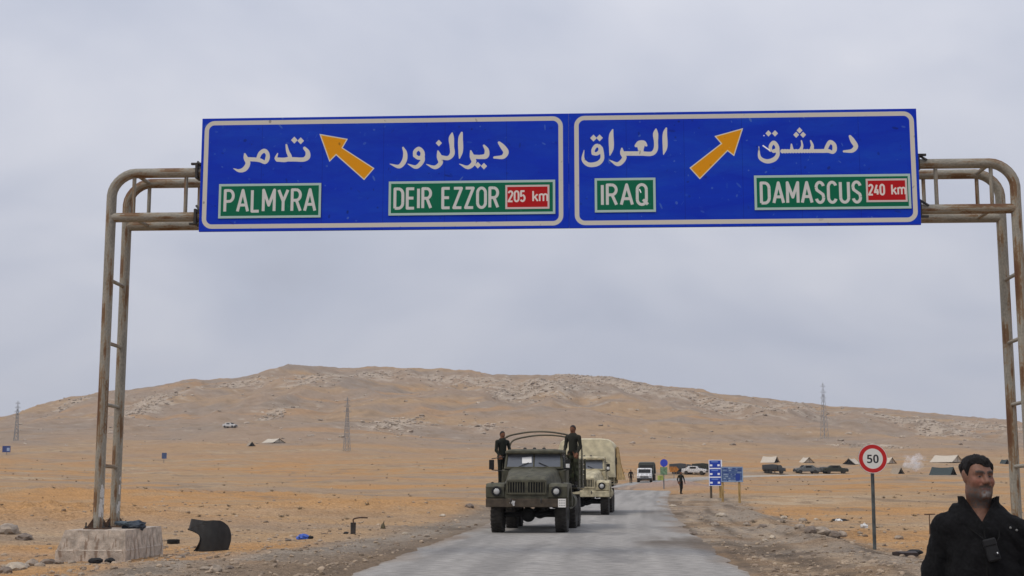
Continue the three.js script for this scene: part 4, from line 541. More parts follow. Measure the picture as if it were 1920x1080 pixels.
  const hairF = (p0) => { const p = hl(p0), n = fbm(p[0] * 130 + p[2] * 40, p[1] * 50 + p[2] * 70, 2), n2 = fbm(p[0] * 26 + 2, p[2] * 26 + p[1] * 18, 3);
    const line = table([[-0.13, -0.06], [-0.085, -0.045], [-0.06, 0.0], [-0.042, 0.03], [-0.005, 0.03], [0.004, -0.008], [0.02, -0.006], [0.032, 0.04], [0.05, 0.058], [0.075, 0.062], [0.1, 0.066]], p[2]) + n2 * 0.014 + n * 0.01 - (p[2] > 0.03 ? 0.22 * p[0] + 0.006 * Math.sin(p[0] * 70 + 1.2) : 0), th = (0.016 * ss(-0.002, 0.045, p[1] - line) + 0.003) * lerp(0.35, 1, ss(0.0, 0.06, p[1]));
    return Math.max(skull(p) - th - n * 0.007 - n2 * 0.012 * ss(0.02, 0.07, p[1]), (line - p[1]) * 0.7); };
  part('hair', meshField(hairF, [-0.14, 1.58, -0.16], [0.14, 1.86, 0.16], 120), std(col(0.010, 0.009, 0.009), { dull: 1, roughness: 0.75 }), t);
  const wr = (p) => fbm(p[0] * 6 + p[2] * 5 + 3, p[1] * 6 + p[0] * 5, 4) * 0.03 + Math.sin(p[1] * 34 + p[0] * 12 + fbm(p[0] * 6, p[1] * 5, 2) * 7) * 0.003;
  const coatF = (p) => { const m = [Math.abs(p[0]), p[1], p[2]];
    let d = cap(m, [0.02, 1.452, -0.02], [0.165, 1.412, -0.015], 0.078, 0.082); d = smin(d, ell(p, [0, 1.3, 0.0], [0.195, 0.3, 0.14]), 0.07); d = smin(d, ell(p, [0, 1.05, 0.01], [0.19, 0.32, 0.155]), 0.07); d = smin(d, cap(p, [-0.08, 0.86, 0], [0.08, 0.86, 0], 0.135, 0.135), 0.08);
    d = smin(d, cap(m, [0.188, 1.395, -0.02], [0.252, 1.15, -0.03], 0.08, 0.066), 0.025); d = smin(d, cap(m, [0.245, 1.15, -0.03], [0.262, 0.91, 0.055], 0.068, 0.052), 0.03); d = Math.max(d, 0.80 - p[1]); d += wr(p);
    const rr = Math.hypot(p[0], p[2] + 0.012), a = Math.abs(Math.atan2(p[0], p[2] + 0.012)), lean = 0.082 + (p[1] - 1.5) * 0.2; let c = Math.max(Math.abs(rr - lean) - 0.0095, p[1] - (1.592 - 0.03 * ss(1.6, 2.8, a)), 1.43 - p[1], (0.5 + (1.6 - p[1]) * 0.2 - a) * 0.08); d = smin(d, c, 0.012);
    const inner = Math.max(rr - lean + 0.008, 1.475 - p[1]); d = Math.max(d, -inner); const v = Math.max(Math.abs(p[0]) - (p[1] - 1.452) * 0.6, 0.02 - p[2]); d = Math.max(d, -v); return d; };
  const coat = part('coat', meshField(coatF, [-0.42, 0.78, -0.22], [0.42, 1.64, 0.24], 124), std(col(0.009, 0.009, 0.010), { dull: 1, map: TCLOTH, roughness: 0.95, bumpMap: TCLOTH, bumpScale: 0.0008 }), t);
  part('zip', tube([[0.0, 1.445, 0.112], [0.004, 1.36, 0.150], [0.004, 1.25, 0.158], [0.002, 1.1, 0.178], [0, 0.95, 0.17]], 0.004, 30, 6), std(col(0.008, 0.008, 0.008), { dull: 1 }), coat);
  part('trousers', meshField((p) => { const m = [Math.abs(p[0]), p[1], p[2]]; let d = cap(m, [0.09, 0.92, 0], [0.105, 0.5, 0.015], 0.105, 0.08); d = smin(d, cap(m, [0.105, 0.5, 0.015], [0.11, 0.09, -0.01], 0.08, 0.068), 0.03); return Math.max(d + wr(p) * 0.5, 0.05 - p[1]); }, [-0.28, 0.03, -0.16], [0.28, 1.0, 0.16], 80), std(col(0.02, 0.02, 0.022), { map: TCLOTH }), t);
  for (const s of [-1, 1]) part('shoe', meshField((p) => Math.max(smin(cap(p, [s * 0.11, 0.05, -0.06], [s * 0.125, 0.04, 0.14], 0.048, 0.045), cap(p, [s * 0.11, 0.05, -0.03], [s * 0.11, 0.11, -0.03], 0.05, 0.05), 0.04), -p[1]), [s * 0.115 - 0.09, -0.01, -0.14], [s * 0.115 + 0.09, 0.17, 0.22], 48), std(col(0.015, 0.013, 0.012), { roughness: 0.5 }), t);
  const pouch = part('chest_pouch', (() => { const g = mergeGeometries([box(0.085, 0.14, 0.045, 0, 0, 0, 0.014), box(0.088, 0.05, 0.05, 0, 0.048, 0.002, 0.012), box(0.03, 0.02, 0.01, 0.02, -0.03, 0.026, 0.004)].map(bare)); g.scale(0.78, 0.85, 0.9); g.rotateZ(0.24); g.rotateX(-0.12); g.translate(0.03, 1.31, 0.178); return uvBox(g); })(), std(col(0.014, 0.014, 0.015), { dull: 1, roughness: 0.6 }), t);
  part('pouch_button', (() => { const g = new THREE.SphereGeometry(0.007, 10, 8); g.translate(0.055, 1.296, 0.202); return g; })(), M.chrome, pouch);
  for (const s of [-1, 1]) part('neck_cord', tube([[s * 0.07, 1.5, 0.05], [s * 0.075 + 0.005, 1.43, 0.105], [0.03 + s * 0.04, 1.37, 0.158], [0.028 + s * 0.012, 1.34, 0.172]], 0.003, 24, 6), std(col(0.008, 0.008, 0.008), { dull: 1 }), pouch);
  for (const [x, y, z] of [[0.145, 1.425, 0.083], [0.178, 1.412, 0.072]]) part('badge', (() => { const g = new THREE.SphereGeometry(0.0065, 12, 8); g.scale(1, 1, 0.5); g.translate(x, y, z); return g; })(), std(col(0.2, 0.2, 0.19), { metalness: 0.6, roughness: 0.35 }), coat);
}

// ---------------------------------------------------------------- the speed limit sign
{
  const b = G(1641, 1031), s = thing('speed_limit_sign', 'round red ringed speed limit sign reading 50 on a grey post', 'road sign', [b.x, b.y, b.z], 0.0), D = -b.z, top = at(1636, 860, D), h = top.y - b.y, lean = (top.x - b.x);
  const rad = 27 / F * D;
  part('post', merge([bar([0, -0.3, -0.05], [lean * 0.98, h + 0.12, -0.05], 0.044, 0.044, 16)]), std(col(0.085, 0.10, 0.10), { map: TGRIME, roughness: 0.6 }), s);
  const c = document.createElement('canvas'); c.width = c.height = 512; const x = c.getContext('2d'); x.fillStyle = 'rgb(222,222,216)'; x.fillRect(0, 0, 512, 512); x.fillStyle = 'rgb(190,22,24)'; x.beginPath(); x.arc(256, 256, 247, 0, 7); x.fill(); x.fillStyle = 'rgb(222,222,216)'; x.beginPath(); x.arc(256, 256, 178, 0, 7); x.fill();
  x.fillStyle = 'rgb(22,24,34)'; x.font = 'bold 205px sans-serif'; x.textAlign = 'center'; x.textBaseline = 'middle'; x.save(); x.translate(256, 262); x.scale(0.98, 1.0); x.fillText('50', 0, 0); x.restore();
  const r = rng(8); for (let i = 0; i < 60; i++) { x.fillStyle = `rgba(120,100,80,${r() * 0.25})`; x.beginPath(); x.ellipse(r() * 512, r() * 512, 1 + r() * 5, 1 + r() * 4, 0, 0, 7); x.fill(); }
  const t = new THREE.CanvasTexture(c); t.colorSpace = THREE.SRGBColorSpace; t.magFilter = THREE.LinearFilter;
  const disc = part('disc', (() => { const g = new THREE.CylinderGeometry(rad, rad, 0.02, 48); g.rotateX(Math.PI / 2); g.translate(lean, h, 0.012); return uvBox(g); })(), M.zinc, s);
  const f = new THREE.CircleGeometry(rad - 0.002, 48); f.translate(lean, h, 0.0245); part('disc_face', f, std(0xffffff, { map: t, roughness: 0.45 }), disc);
  part('bracket', merge([box(0.12, 0.03, 0.05, lean, h + 0.12, -0.02), box(0.12, 0.03, 0.05, lean, h - 0.12, -0.02)]), M.zinc, s);
}

// ---------------------------------------------------------------- things along the road farther off
const yawTo = (v) => Math.atan2(-v.x, -v.z);
function signBoard(name, label, base, D, x0, x1, y0, y1, legs, draw, turn = 0) {
  const b = G(...base), d = D ?? -b.z, s = thing(name, label, 'road sign', [b.x, b.y, b.z], turn), k = d / F * 1.008, w = (x1 - x0) * k, cx = ((x0 + x1) / 2 - base[0]) * k, top = at(base[0], y0, d).y - b.y, bot = at(base[0], y1, d).y - b.y, h = top - bot;
  const c = document.createElement('canvas'); c.width = 256; c.height = Math.round(256 * h / w); draw(c.getContext('2d'), c.width, c.height); const t = new THREE.CanvasTexture(c); t.colorSpace = THREE.SRGBColorSpace; t.magFilter = THREE.LinearFilter;
  const p = part('board', box(w, h, 0.04, cx, bot + h / 2, 0, 0.006), M.grey, s), f = new THREE.PlaneGeometry(w - 0.006, h - 0.006); f.translate(cx, bot + h / 2, 0.024); part('board_face', f, std(0xffffff, { map: t, roughness: 0.6 }), p);
  for (const [lx, m] of legs) part('post', bar([(lx - base[0]) * k, -0.4, -0.07], [(lx - base[0]) * k, top - 0.05, -0.07], 0.075, 0.075, 12), m, s);
  return s;
}
const MPOST = grime(col(0.50, 0.33, 0.12)), MPOST2 = grime(col(0.12, 0.09, 0.06));
signBoard('direction_board', 'tall blue direction board with white lines of text on a brown post', [1342, 934], null, 1330, 1355, 862, 911, [[1334, MPOST2], [1351, MPOST]], (x, w, h) => { x.fillStyle = 'rgb(235,238,245)'; x.fillRect(0, 0, w, h); for (let i = 0; i < 3; i++) { x.fillStyle = 'rgb(20,62,170)'; x.fillRect(14, 12 + i * h / 3, w - 40, h / 3 - 22); x.fillStyle = 'rgb(120,150,215)'; x.fillRect(50, 30 + i * h / 3, w * 0.5, 16); x.fillStyle = 'rgb(240,242,250)'; x.fillRect(20, h / 3 * i + h / 6 + 6, 50, 34); x.fillRect(w - 90, h / 3 * i + h / 6 + 4, 44, 36); } });
signBoard('direction_board', 'weathered grey blue direction board on two ochre posts', [1375, 942], null, 1353, 1394, 875, 904, [[1356, MPOST], [1387, MPOST]], (x, w, h) => { const r = rng(6); x.fillStyle = 'rgb(72,98,142)'; x.fillRect(0, 0, w, h); for (let i = 0; i < 90; i++) { x.fillStyle = r() < 0.55 ? 'rgba(165,180,200,0.55)' : 'rgba(30,60,130,0.6)'; x.fillRect(14 + r() * (w - 70), 12 + Math.floor(r() * 7) * h / 7.6, 12 + r() * 40, h / 13); } x.fillStyle = 'rgb(25,60,150)'; x.fillRect(w * 0.66, h * 0.45, w * 0.2, h * 0.42); x.strokeStyle = 'rgb(150,170,195)'; x.lineWidth = 8; x.strokeRect(6, 6, w - 12, h - 12); });
{ // round blue sign with a pale green board under it, and an orange sign
  const b = G(1245, 917), D = -b.z, k = D / F, s = thing('round_blue_sign', 'round blue traffic sign above a pale green board beside the white pickup', 'road sign', [b.x, b.y, b.z], 0), y = (py) => at(1245, py, D).y - b.y;
  part('post', bar([0, -0.3, -0.06], [0, y(864), -0.06], 0.06, 0.06, 12), M.grey, s);
  part('disc', (() => { const g = new THREE.CylinderGeometry(7 * k, 7 * k, 0.03, 32); g.rotateX(Math.PI / 2); g.translate(0.03, y(868), 0.012); return g; })(), std(col(0.03, 0.06, 0.5), { roughness: 0.5 }), s);
  part('green_board', box(13 * k, 14 * k, 0.03, 0, y(883), 0.012, 0.006), grime(col(0.20, 0.34, 0.20)), s); part('yellow_green_board', box(11 * k, 9 * k, 0.03, -0.3, y(896), 0.012, 0.006), grime(col(0.42, 0.5, 0.12)), s);
  const o = G(1264, 899), E = -o.z, q = thing('orange_sign', 'small orange arrow sign on a short post behind the rubble heap', 'road sign', [o.x, o.y, o.z], 0), kk = E / F, yy = (py) => at(1264, py, E).y - o.y;
  part('post', bar([0, -0.3, -0.06], [0, yy(880), -0.06], 0.05, 0.05, 10), M.grey, q);
  part('board', (() => { const w = 8 * kk, h = 5 * kk, sh = new THREE.Shape([[-w, -h], [w * 0.55, -h], [w * 1.2, 0], [w * 0.55, h], [-w, h]].map((p) => new THREE.Vector2(...p))), g = new THREE.ExtrudeGeometry(sh, { depth: 0.03, bevelEnabled: false }); g.translate(0, yy(880), 0); return g; })(), grime(col(0.52, 0.20, 0.03)), q);
}
function smallVehicle(name, label, px, py, turn, kind, paint, scale = 1, group) {     // body, cab glass, wheels; forward is +z
  const b = G(px, py), t = thing(name, label, kind === 'car' ? 'car' : kind === 'pickup' ? 'pickup' : 'truck', [b.x, b.y, b.z], turn, group), P = (n, g, m) => part(n, g, m, t);
  const R = kind === 'truck' ? 0.5 : 0.34, wx = kind === 'truck' ? 1.0 : 0.74, zs = kind === 'truck' ? [2.0, -1.2, -2.3] : [1.35, -1.35];
  for (const z of zs) for (const s of [-1, 1]) { const g = new THREE.CylinderGeometry(R, R, 0.26, 20); g.rotateZ(Math.PI / 2); g.translate(s * wx, R, z); P('wheel', g, M.tyre); }
  if (kind === 'truck') {
    P('cab', fin(profileX([[3.1, 0.8], [3.15, 1.5], [2.2, 1.7], [1.9, 2.4], [0.9, 2.45], [0.85, 0.8]], 2.1, 0, 0.05), 0.5), paint); P('windscreen', (() => { const g = new THREE.BoxGeometry(1.8, 0.5, 0.03); g.rotateX(-0.4); g.translate(0, 2.06, 2.13); return g; })(), M.black);
    P('load_cover', fin(loft([rrect(2.4, 1.1, 2.6, 0.2, 0.7, 2.3), rrect(2.44, 1.05, 2.75, 0.25, -0.6, 2.3), rrect(2.44, 1.05, 2.65, 0.2, -2.2, 2.3), rrect(2.4, 1.1, 2.55, 0.2, -3.4, 2.2)]), 0.5), paint); P('chassis', box(1.6, 0.4, 6.0, 0, 0.85, -0.2), M.black); P('bumper', box(2.2, 0.22, 0.1, 0, 0.75, 3.2), M.black);
  } else {
    const prof = kind === 'pickup' ? [[2.3, 0.45], [2.35, 0.85], [2.2, 1.02], [1.2, 1.12], [0.65, 1.7], [-0.75, 1.74], [-0.85, 1.1], [-2.5, 1.1], [-2.55, 0.5]] : [[2.1, 0.4], [2.15, 0.75], [1.95, 0.88], [1.0, 1.0], [0.4, 1.42], [-0.9, 1.44], [-1.5, 1.05], [-2.1, 0.98], [-2.15, 0.45]];
    P('body', fin(profileX(prof, 1.72, 0, 0.06), 0.5), paint); const ws = kind === 'pickup' ? [1.36, 0.95, 1.42] : [1.2, 0.72, 1.2];
    P('windscreen', (() => { const g = new THREE.BoxGeometry(1.42, 0.56, 0.02); g.rotateX(-0.78); g.translate(0, ws[0] + 0.09, ws[1] + 0.085); return g; })(), M.black);
    for (const s of [-1, 1]) P('side_window', box(0.02, 0.34, 1.1, s * 0.868, kind === 'pickup' ? 1.42 : 1.2, -0.15), M.black);
    P('grille', box(1.0, 0.22, 0.04, 0, 0.78, kind === 'pickup' ? 2.385 : 2.19), M.black); for (const s of [-1, 1]) P('headlight', box(0.26, 0.16, 0.05, s * 0.66, 0.8, kind === 'pickup' ? 2.37 : 2.17, 0.03), M.lens); P('bumper', box(1.74, 0.2, 0.12, 0, 0.5, kind === 'pickup' ? 2.36 : 2.16), M.black);
  }
  t.scale.setScalar(scale); return t;
}
const MWHITE = grime(col(0.74, 0.74, 0.73), { roughness: 0.4 }), MDKGREEN = grime(col(0.035, 0.04, 0.028)), MDKGREY = grime(col(0.06, 0.065, 0.07)), MGREYT = grime(col(0.16, 0.17, 0.17)), MTARP = grime(col(0.055, 0.075, 0.085));
smallVehicle('white_pickup', 'white pickup with dark grille driving ahead of a dark truck on the road', 1209, 906, -0.12, 'pickup', MWHITE, 1.05);
smallVehicle('dark_truck', 'dark green truck on the road close behind the white pickup', 1213, 903, -0.14, 'truck', MDKGREEN, 0.95);
[[1281, 889, 1.4, 'dark_truck', 'blue grey covered truck parked side on behind the orange sign', MDKGREY, 'truck', 0.66], [1303, 890, 1.2, 'white_car', 'white car parked among the dark trucks beyond the rubble heap', MWHITE, 'car', 0.95], [1322, 888, 1.5, 'dark_truck', 'dark green covered truck parked behind the tall blue direction board', MDKGREEN, 'truck', 0.64],
  [1452, 888, 1.5, 'dark_truck', 'long dark covered truck parked in front of the pale ridge tent with a dark opening', MDKGREY, 'truck', 0.6], [1512, 888, -1.45, 'parked_car', 'dark grey car parked between the long dark covered truck and the grey truck', MGREYT, 'car', 1.0], [1541, 888, -1.5, 'grey_truck', 'low grey truck parked between two dark cars on the side road', MGREYT, 'truck', 0.45], [1567, 888, 1.5, 'parked_car', 'dark green car parked beyond the grey truck beside the speed limit sign', MDKGREEN, 'car', 1.0]]
  .forEach(([px, py, turn, n, l, m, kind, sc]) => smallVehicle(n, l, px, py, turn, kind, m, sc));
smallVehicle('hillside_car', 'small white car parked alone on the hillside slope', 431, 802, 1.2, 'car', MWHITE, 1.35);
function tent(px, py, wpx, hpx, label, mat, turn, group, open = true) {
  const b = G(px, py), k = -b.z / F, w = wpx * k, h = hpx * k, L = w * 1.2, t = thing('tent', label, 'tent', [b.x, b.y - 0.05, b.z], turn, group), n = 7, secs = [];
  for (let j = 0; j <= 8; j++) { const z = lerp(-L / 2, L / 2, j / 8), sag = 1 - 0.1 * Math.sin(j / 8 * Math.PI), q = []; for (let i = 0; i <= 2 * n; i++) { const u = i / n - 1, y = (1 - Math.abs(u)) ** 1.15 * h * sag; q.push([u * w / 2, y + fbm(i, j, 2) * 0.05, z]); } for (let i = 2 * n; i >= 0; i--) { const u = i / n - 1; q.push([u * (w / 2 - 0.06), Math.max(-0.1, (1 - Math.abs(u)) ** 1.15 * h * sag - 0.09), z]); } secs.push(q); }
  const pos = []; for (let j = 0; j < 8; j++) { const m = secs[0].length; for (let i = 0; i < m; i++) { const l = (i + 1) % m; pos.push(...secs[j][i], ...secs[j + 1][i], ...secs[j][l], ...secs[j][l], ...secs[j + 1][i], ...secs[j + 1][l]); } }
  const g = new THREE.BufferGeometry(); g.setAttribute('position', new THREE.Float32BufferAttribute(pos, 3)); g.computeVertexNormals(); part('canvas', uvBox(g), mat, t);
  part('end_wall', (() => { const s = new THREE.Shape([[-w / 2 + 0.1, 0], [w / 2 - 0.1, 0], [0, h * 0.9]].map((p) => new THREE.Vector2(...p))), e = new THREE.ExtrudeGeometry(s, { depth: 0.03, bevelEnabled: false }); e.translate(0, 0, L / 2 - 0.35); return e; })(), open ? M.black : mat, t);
  for (const z of [-L / 2, L / 2]) part('tent_pole', bar([0, -0.1, z * 0.97], [0, h * 0.98, z * 0.97], 0.04), M.darkIron, t);
}
const MTENT = std(col(0.70, 0.62, 0.50), { map: TCLOTH }), MTENTD = std(col(0.05, 0.07, 0.07), { map: TCLOTH }), MTENTB = std(col(0.42, 0.34, 0.25), { map: TCLOTH });
tent(1444, 867, 24, 12, 'pale ridge tent with dark opening behind the long dark covered truck', MTENT, 0.9); tent(1512, 867, 22, 10, 'small pale ridge tent on the slope behind the dark grey car', MTENT, 0.2, null, false); tent(1597, 870, 26, 11, 'grey beige ridge tent just beside the speed limit disc', MTENT, -0.6); tent(1664, 868, 22, 11, 'pale ridge tent partly behind the speed limit disc', MTENT, 0.5, null, false);
tent(1768, 890, 34, 15, 'low dark green tent pitched to the side of the drifting smoke', MTENTD, 0.9); tent(1775, 866, 40, 13, 'cream tent higher up behind the low dark green tent', MTENT, 0.7, null, false); tent(1682, 888, 18, 12, 'small grey tent beside the drifting smoke', MTENTB, 0.5); tent(513, 830, 30, 8, 'low pale tent standing on the hillside below the hillside car', MTENT, 0.8, null, false); tent(470, 836, 14, 8, 'tiny dark brown tent on the hillside next to the low pale tent', MTENTB, 0.5); tent(1884, 870, 14, 9, 'tiny dark tent seen just behind the man in the black coat', MTENTD, 0.3);
{ // drifting smoke: many thin puffs
  const b = G(1716, 888), k = -b.z / F, r = rng(12), t = thing('smoke_plume', 'small cloud of white smoke drifting up near the dark green tent', 'smoke', [b.x, b.y, b.z], 0), m = std(col(0.86, 0.87, 0.9), { transparent: true, opacity: 0.07, roughness: 1 });
  for (let i = 0; i < 46; i++) { const h = r(), g = new THREE.IcosahedronGeometry((3 + 8 * r() * r()) * k * (1.25 - h * 0.5), 3), p = g.attributes.position; for (let q = 0; q < p.count; q++) { const v = 1 + 0.9 * fbm(p.getX(q) * 1.3 + i * 3, p.getY(q) * 1.3 + p.getZ(q) * 1.1, 3); p.setXYZ(q, p.getX(q) * v, p.getY(q) * v, p.getZ(q) * v); } g.computeVertexNormals(); g.translate(((r() + r() - 1) * (18 + 6 * h) + h * 10 * (r() - 0.2)) * k, (3 + h * 32) * k, (r() - 0.5) * 20 * k); part('puff', mergeVertices(g), m, t); }
}
function pylon(px, py, top, label) {
  const b = G(px, py), D = -b.z, H = at(px, top, D).y - b.y, t = thing('power_pylon', label, 'pylon', [b.x, b.y - 0.5, b.z], 0.5, null), L = [], w = (y) => lerp(H * 0.052, H * 0.014, Math.min(1, y / (H * 0.8))), th = 0.085;
  const m = grime(col(0.38, 0.385, 0.39)); 
  for (const sx of [-1, 1]) for (const sz of [-1, 1]) part('leg', merge([bar([sx * w(0), 0, sz * w(0)], [sx * w(H * 0.8), H * 0.8, sz * w(H * 0.8)], th, th * 0.7, 5), bar([sx * w(H * 0.8), H * 0.8, sz * w(H * 0.8)], [0, H, 0], th * 0.7, th * 0.4, 5)]), m, t);
  for (let j = 0; j < 9; j++) { const y0 = H * 0.8 * j / 9, y1 = H * 0.8 * (j + 1) / 9; for (const s of [-1, 1]) { L.push(bar([-w(y0), y0, s * w(y0)], [w(y1), y1, s * w(y1)], 0.05, 0.05, 4), bar([w(y0), y0, s * w(y0)], [-w(y1), y1, s * w(y1)], 0.05, 0.05, 4), bar([s * w(y0), y0, -w(y0)], [s * w(y1), y1, w(y1)], 0.05, 0.05, 4)); } }
  part('bracing', merge(L), m, t);
  [0.72, 0.82, 0.92].forEach((k, i) => { const a = H * (0.07 - 0.008 * i), y = H * k; part('cross_arm', merge([bar([-a, y, 0], [a, y, 0], 0.07, 0.07, 5), bar([-a, y, 0], [0, y + H * 0.05, 0], 0.05, 0.05, 4), bar([a, y, 0], [0, y + H * 0.05, 0], 0.05, 0.05, 4)]), m, t); });
}
pylon(650, 846, 740, 'grey lattice pylon on the slope below the highest part of the hill'); pylon(1546, 822, 714, 'grey lattice pylon on the slope above the tents'); pylon(30, 826, 748, 'grey lattice pylon at the low end of the hill beyond the gantry post');
signBoard('small_blue_sign', 'small blue road sign far out on the plain beside the low end of the hill', [12, 853], null, 4, 19, 836, 848, [[12, M.grey]], (x, w, h) => { x.fillStyle = 'rgb(38,60,120)'; x.fillRect(0, 0, w, h); x.fillStyle = 'rgb(150,170,200)'; x.fillRect(w * 0.55, h * 0.3, w * 0.35, h * 0.5); });
signBoard('small_blue_sign', 'small blue grey sign on the plain below the hillside tents', [307, 868], null, 303, 312, 849, 860, [[307, M.grey]], (x, w, h) => { x.fillStyle = 'rgb(62,80,118)'; x.fillRect(0, 0, w, h); });

// ---------------------------------------------------------------- litter by the roadside
function lumpy(r, seed, sx = 1, sy = 1, sz = 1, det = 2, amp = 0.35) { const g = mergeVertices(new THREE.IcosahedronGeometry(r, det).deleteAttribute('uv').deleteAttribute('normal')), p = g.attributes.position; for (let i = 0; i < p.count; i++) { const x = p.getX(i) / r, y = p.getY(i) / r, z = p.getZ(i) / r, v = 1 + amp * (fbm(x * 1.4 + seed * 7.7, y * 1.4 + z * 1.9 + seed, 3)) + amp * 0.4 * noise(x * 4 + seed, y * 4 + z * 3); p.setXYZ(i, p.getX(i) * v * sx, p.getY(i) * v * sy, p.getZ(i) * v * sz); } g.computeVertexNormals(); return fin(g.toNonIndexed(), 0.5); }
{ // curved black sheet of torn tyre or metal
  const b = G(390, 1034), t = thing('bent_black_sheet', 'bent black metal sheet standing on edge beside the gantry footing', 'scrap', [b.x, b.y - 0.06, b.z], 0.1), k = -b.z / F * 1.008;
  const s = new THREE.Shape(); [[-30, 0], [30, 0], [35, 10], [38, 22], [38.5, 32], [36.5, 42], [33, 50], [27, 56], [20, 60], [8, 61], [-6, 60], [-36, 63], [-41, 44], [-27, 40], [-17, 34], [-15, 25], [-22, 10]].forEach(([x, y], i) => i ? s.lineTo(x * k, y * k) : s.moveTo(x * k, y * k));
  const g = new THREE.ExtrudeGeometry(s, { depth: 0.012, bevelEnabled: false, steps: 1, curveSegments: 6 }); const q = g.toNonIndexed();
  let list = [...Array(q.attributes.position.count).keys()].map((i) => [q.attributes.position.getX(i), q.attributes.position.getY(i), q.attributes.position.getZ(i)]);
  for (let it = 0; it < 3; it++) { const out = []; for (let i = 0; i < list.length; i += 3) { const [a, c, d] = [list[i], list[i + 1], list[i + 2]], m = (u, v) => u.map((w, j) => (w + v[j]) / 2), e = m(a, c), f = m(c, d), h = m(d, a); out.push(a, e, h, e, c, f, h, f, d, e, f, h); } list = out; }
  const n = new THREE.BufferGeometry(); n.setAttribute('position', new THREE.Float32BufferAttribute(list.flatMap(([x, y, z]) => [x, y, z - 1.6 * x * x + 0.012 * Math.sin(x * 40) + 0.25 * Math.max(0, x) * y - 0.12 * y * y]), 3)); n.computeVertexNormals(); part('sheet', fin(n, 0.9), grime(col(0.022, 0.022, 0.021), { roughness: 0.6 }), t);
  part('folded_rim', tube([[-29 * k, 0.02, -0.12], [-22 * k, 10 * k, -0.08], [-15 * k, 25 * k, -0.06], [-17 * k, 34 * k, -0.1], [-27 * k, 40 * k, -0.2], [-41 * k, 44 * k, -0.38]], 0.02, 24, 6), M.black, t);
}
{ const b = G(325, 1020), t = thing('dark_drum_lid', 'small dark drum lid lying on the sand between footing and bent sheet', 'scrap', [b.x, b.y, b.z], 0.3), g = new THREE.LatheGeometry([[0.01, 0.02], [0.13, 0.02], [0.15, 0.0], [0.165, 0.02], [0.165, 0.11], [0.15, 0.12], [0.13, 0.1], [0.01, 0.1]].map((p) => new THREE.Vector2(...p)), 24); part('lid', fin(g), M.black, t); }
{ const b = G(190, 1056); for (const [dx, dz, l, L] of [[-0.12, 0, 0.3, 'dark boot lying on its side in front of the gantry footing'], [0.16, -0.03, 0.2, 'dark rolled rag in front of the gantry footing']]) { const t = thing(L.includes('boot') ? 'old_boot' : 'dark_rag', L, L.includes('boot') ? 'boot' : 'rag', [b.x + dx, b.y + 0.04, b.z + dz], 0.2 + dx); part('leather', lumpy(0.09, dx * 9, l / 0.18, 0.75, 0.9), M.black, t); part('sole', lumpy(0.06, dx + 4, l / 0.16, 0.3, 0.8), M.darkIron, t); } }
{ const p = GA.clone().add(new THREE.Vector3(0.68, 0.67, -0.3)), t = thing('cloth_bundle', 'dark blue grey cloth bundle lying on the gantry footing', 'cloth', [p.x, p.y, p.z], 0.2); part('cloth', lumpy(0.15, 3, 1.5, 0.75, 1.1, 3, 0.6), grime(col(0.04, 0.055, 0.075)), t); part('loose_end', lumpy(0.11, 6, 1.7, 0.4, 0.9, 3, 0.6), grime(col(0.09, 0.12, 0.14)), t).position.set(-0.22, 0.06, 0.05); }
{ const b = G(568, 1011), t = thing('blue_plastic_bag', 'crumpled blue plastic bag on the sand left of the road', 'bag', [b.x, b.y + 0.05, b.z], 0); t.userData.label = 'crumpled blue plastic bag lying on the sand by the verge'; part('bag', lumpy(0.13, 8, 1.25, 0.7, 1, 3, 0.7), std(col(0.03, 0.09, 0.42), { roughness: 0.4 }), t); part('dark_rag', lumpy(0.06, 9, 1.2, 0.8, 1), M.black, t).position.set(0.22, 0, 0.02); }
{ const b = G(662, 1001), t = thing('bent_marker_post', 'broken black marker post with a bent rusty strip on the verge', 'post', [b.x, b.y, b.z], 0.1), k = -b.z / F; part('stub', fin(loft([rrect(0.15, -0.1, 0.04, 0.02, 0), rrect(0.16, -0.1, 0.05, 0.02, 0.1)].map((s) => s.map(([x, y, z]) => [x, z * 3.3, y]))), 0.5), M.darkIron, t); part('bent_strip', tube([[0.02, 0.3, 0.03], [0.0, 0.42, 0.02], [0.15, 0.47, 0.0], [0.42, 0.47, -0.05]], 0.025, 20, 6), M.rustIron, t); part('loose_piece', lumpy(0.07, 4, 1.2, 0.7, 1), M.black, t).position.set(-0.2, 0.02, 0.05); }
{ const b = G(718, 991), t = thing('short_wooden_stub', 'short brown wooden stub standing on the verge', 'post', [b.x, b.y, b.z], 0.3); part('wood', lumpy(0.12, 5, 0.7, 1.4, 0.7), grime(col(0.10, 0.08, 0.04)), t); part('splinter', bar([0, 0.1, 0], [0.03, 0.24, 0.02], 0.03, 0.012, 6), grime(col(0.16, 0.12, 0.06)), t); }
{ const b = G(1576, 977), t = thing('black_scrap_pile', 'black and white heap of litter on the sand left of the speed limit post', 'litter', [b.x, b.y, b.z], 0); t.userData.label = 'black and white heap of litter on the sand beyond the speed limit post'; part('dark_sheet', lumpy(0.22, 2, 1.7, 0.45, 0.9, 3, 0.6), M.black, t); part('white_bag', lumpy(0.12, 7, 1.2, 0.7, 1, 3, 0.6), M.white, t).position.set(-0.14, 0.02, 0.2); }
{ const b = G(1620, 990), t = thing('white_bag', 'crumpled white bag lying on sand next to the speed limit post', 'bag', [b.x, b.y + 0.05, b.z], 0); part('bag', lumpy(0.12, 17, 1.1, 0.8, 1, 3, 0.5), M.white, t); part('knot', lumpy(0.035, 18), M.white, t).position.set(0.02, 0.1, 0); }
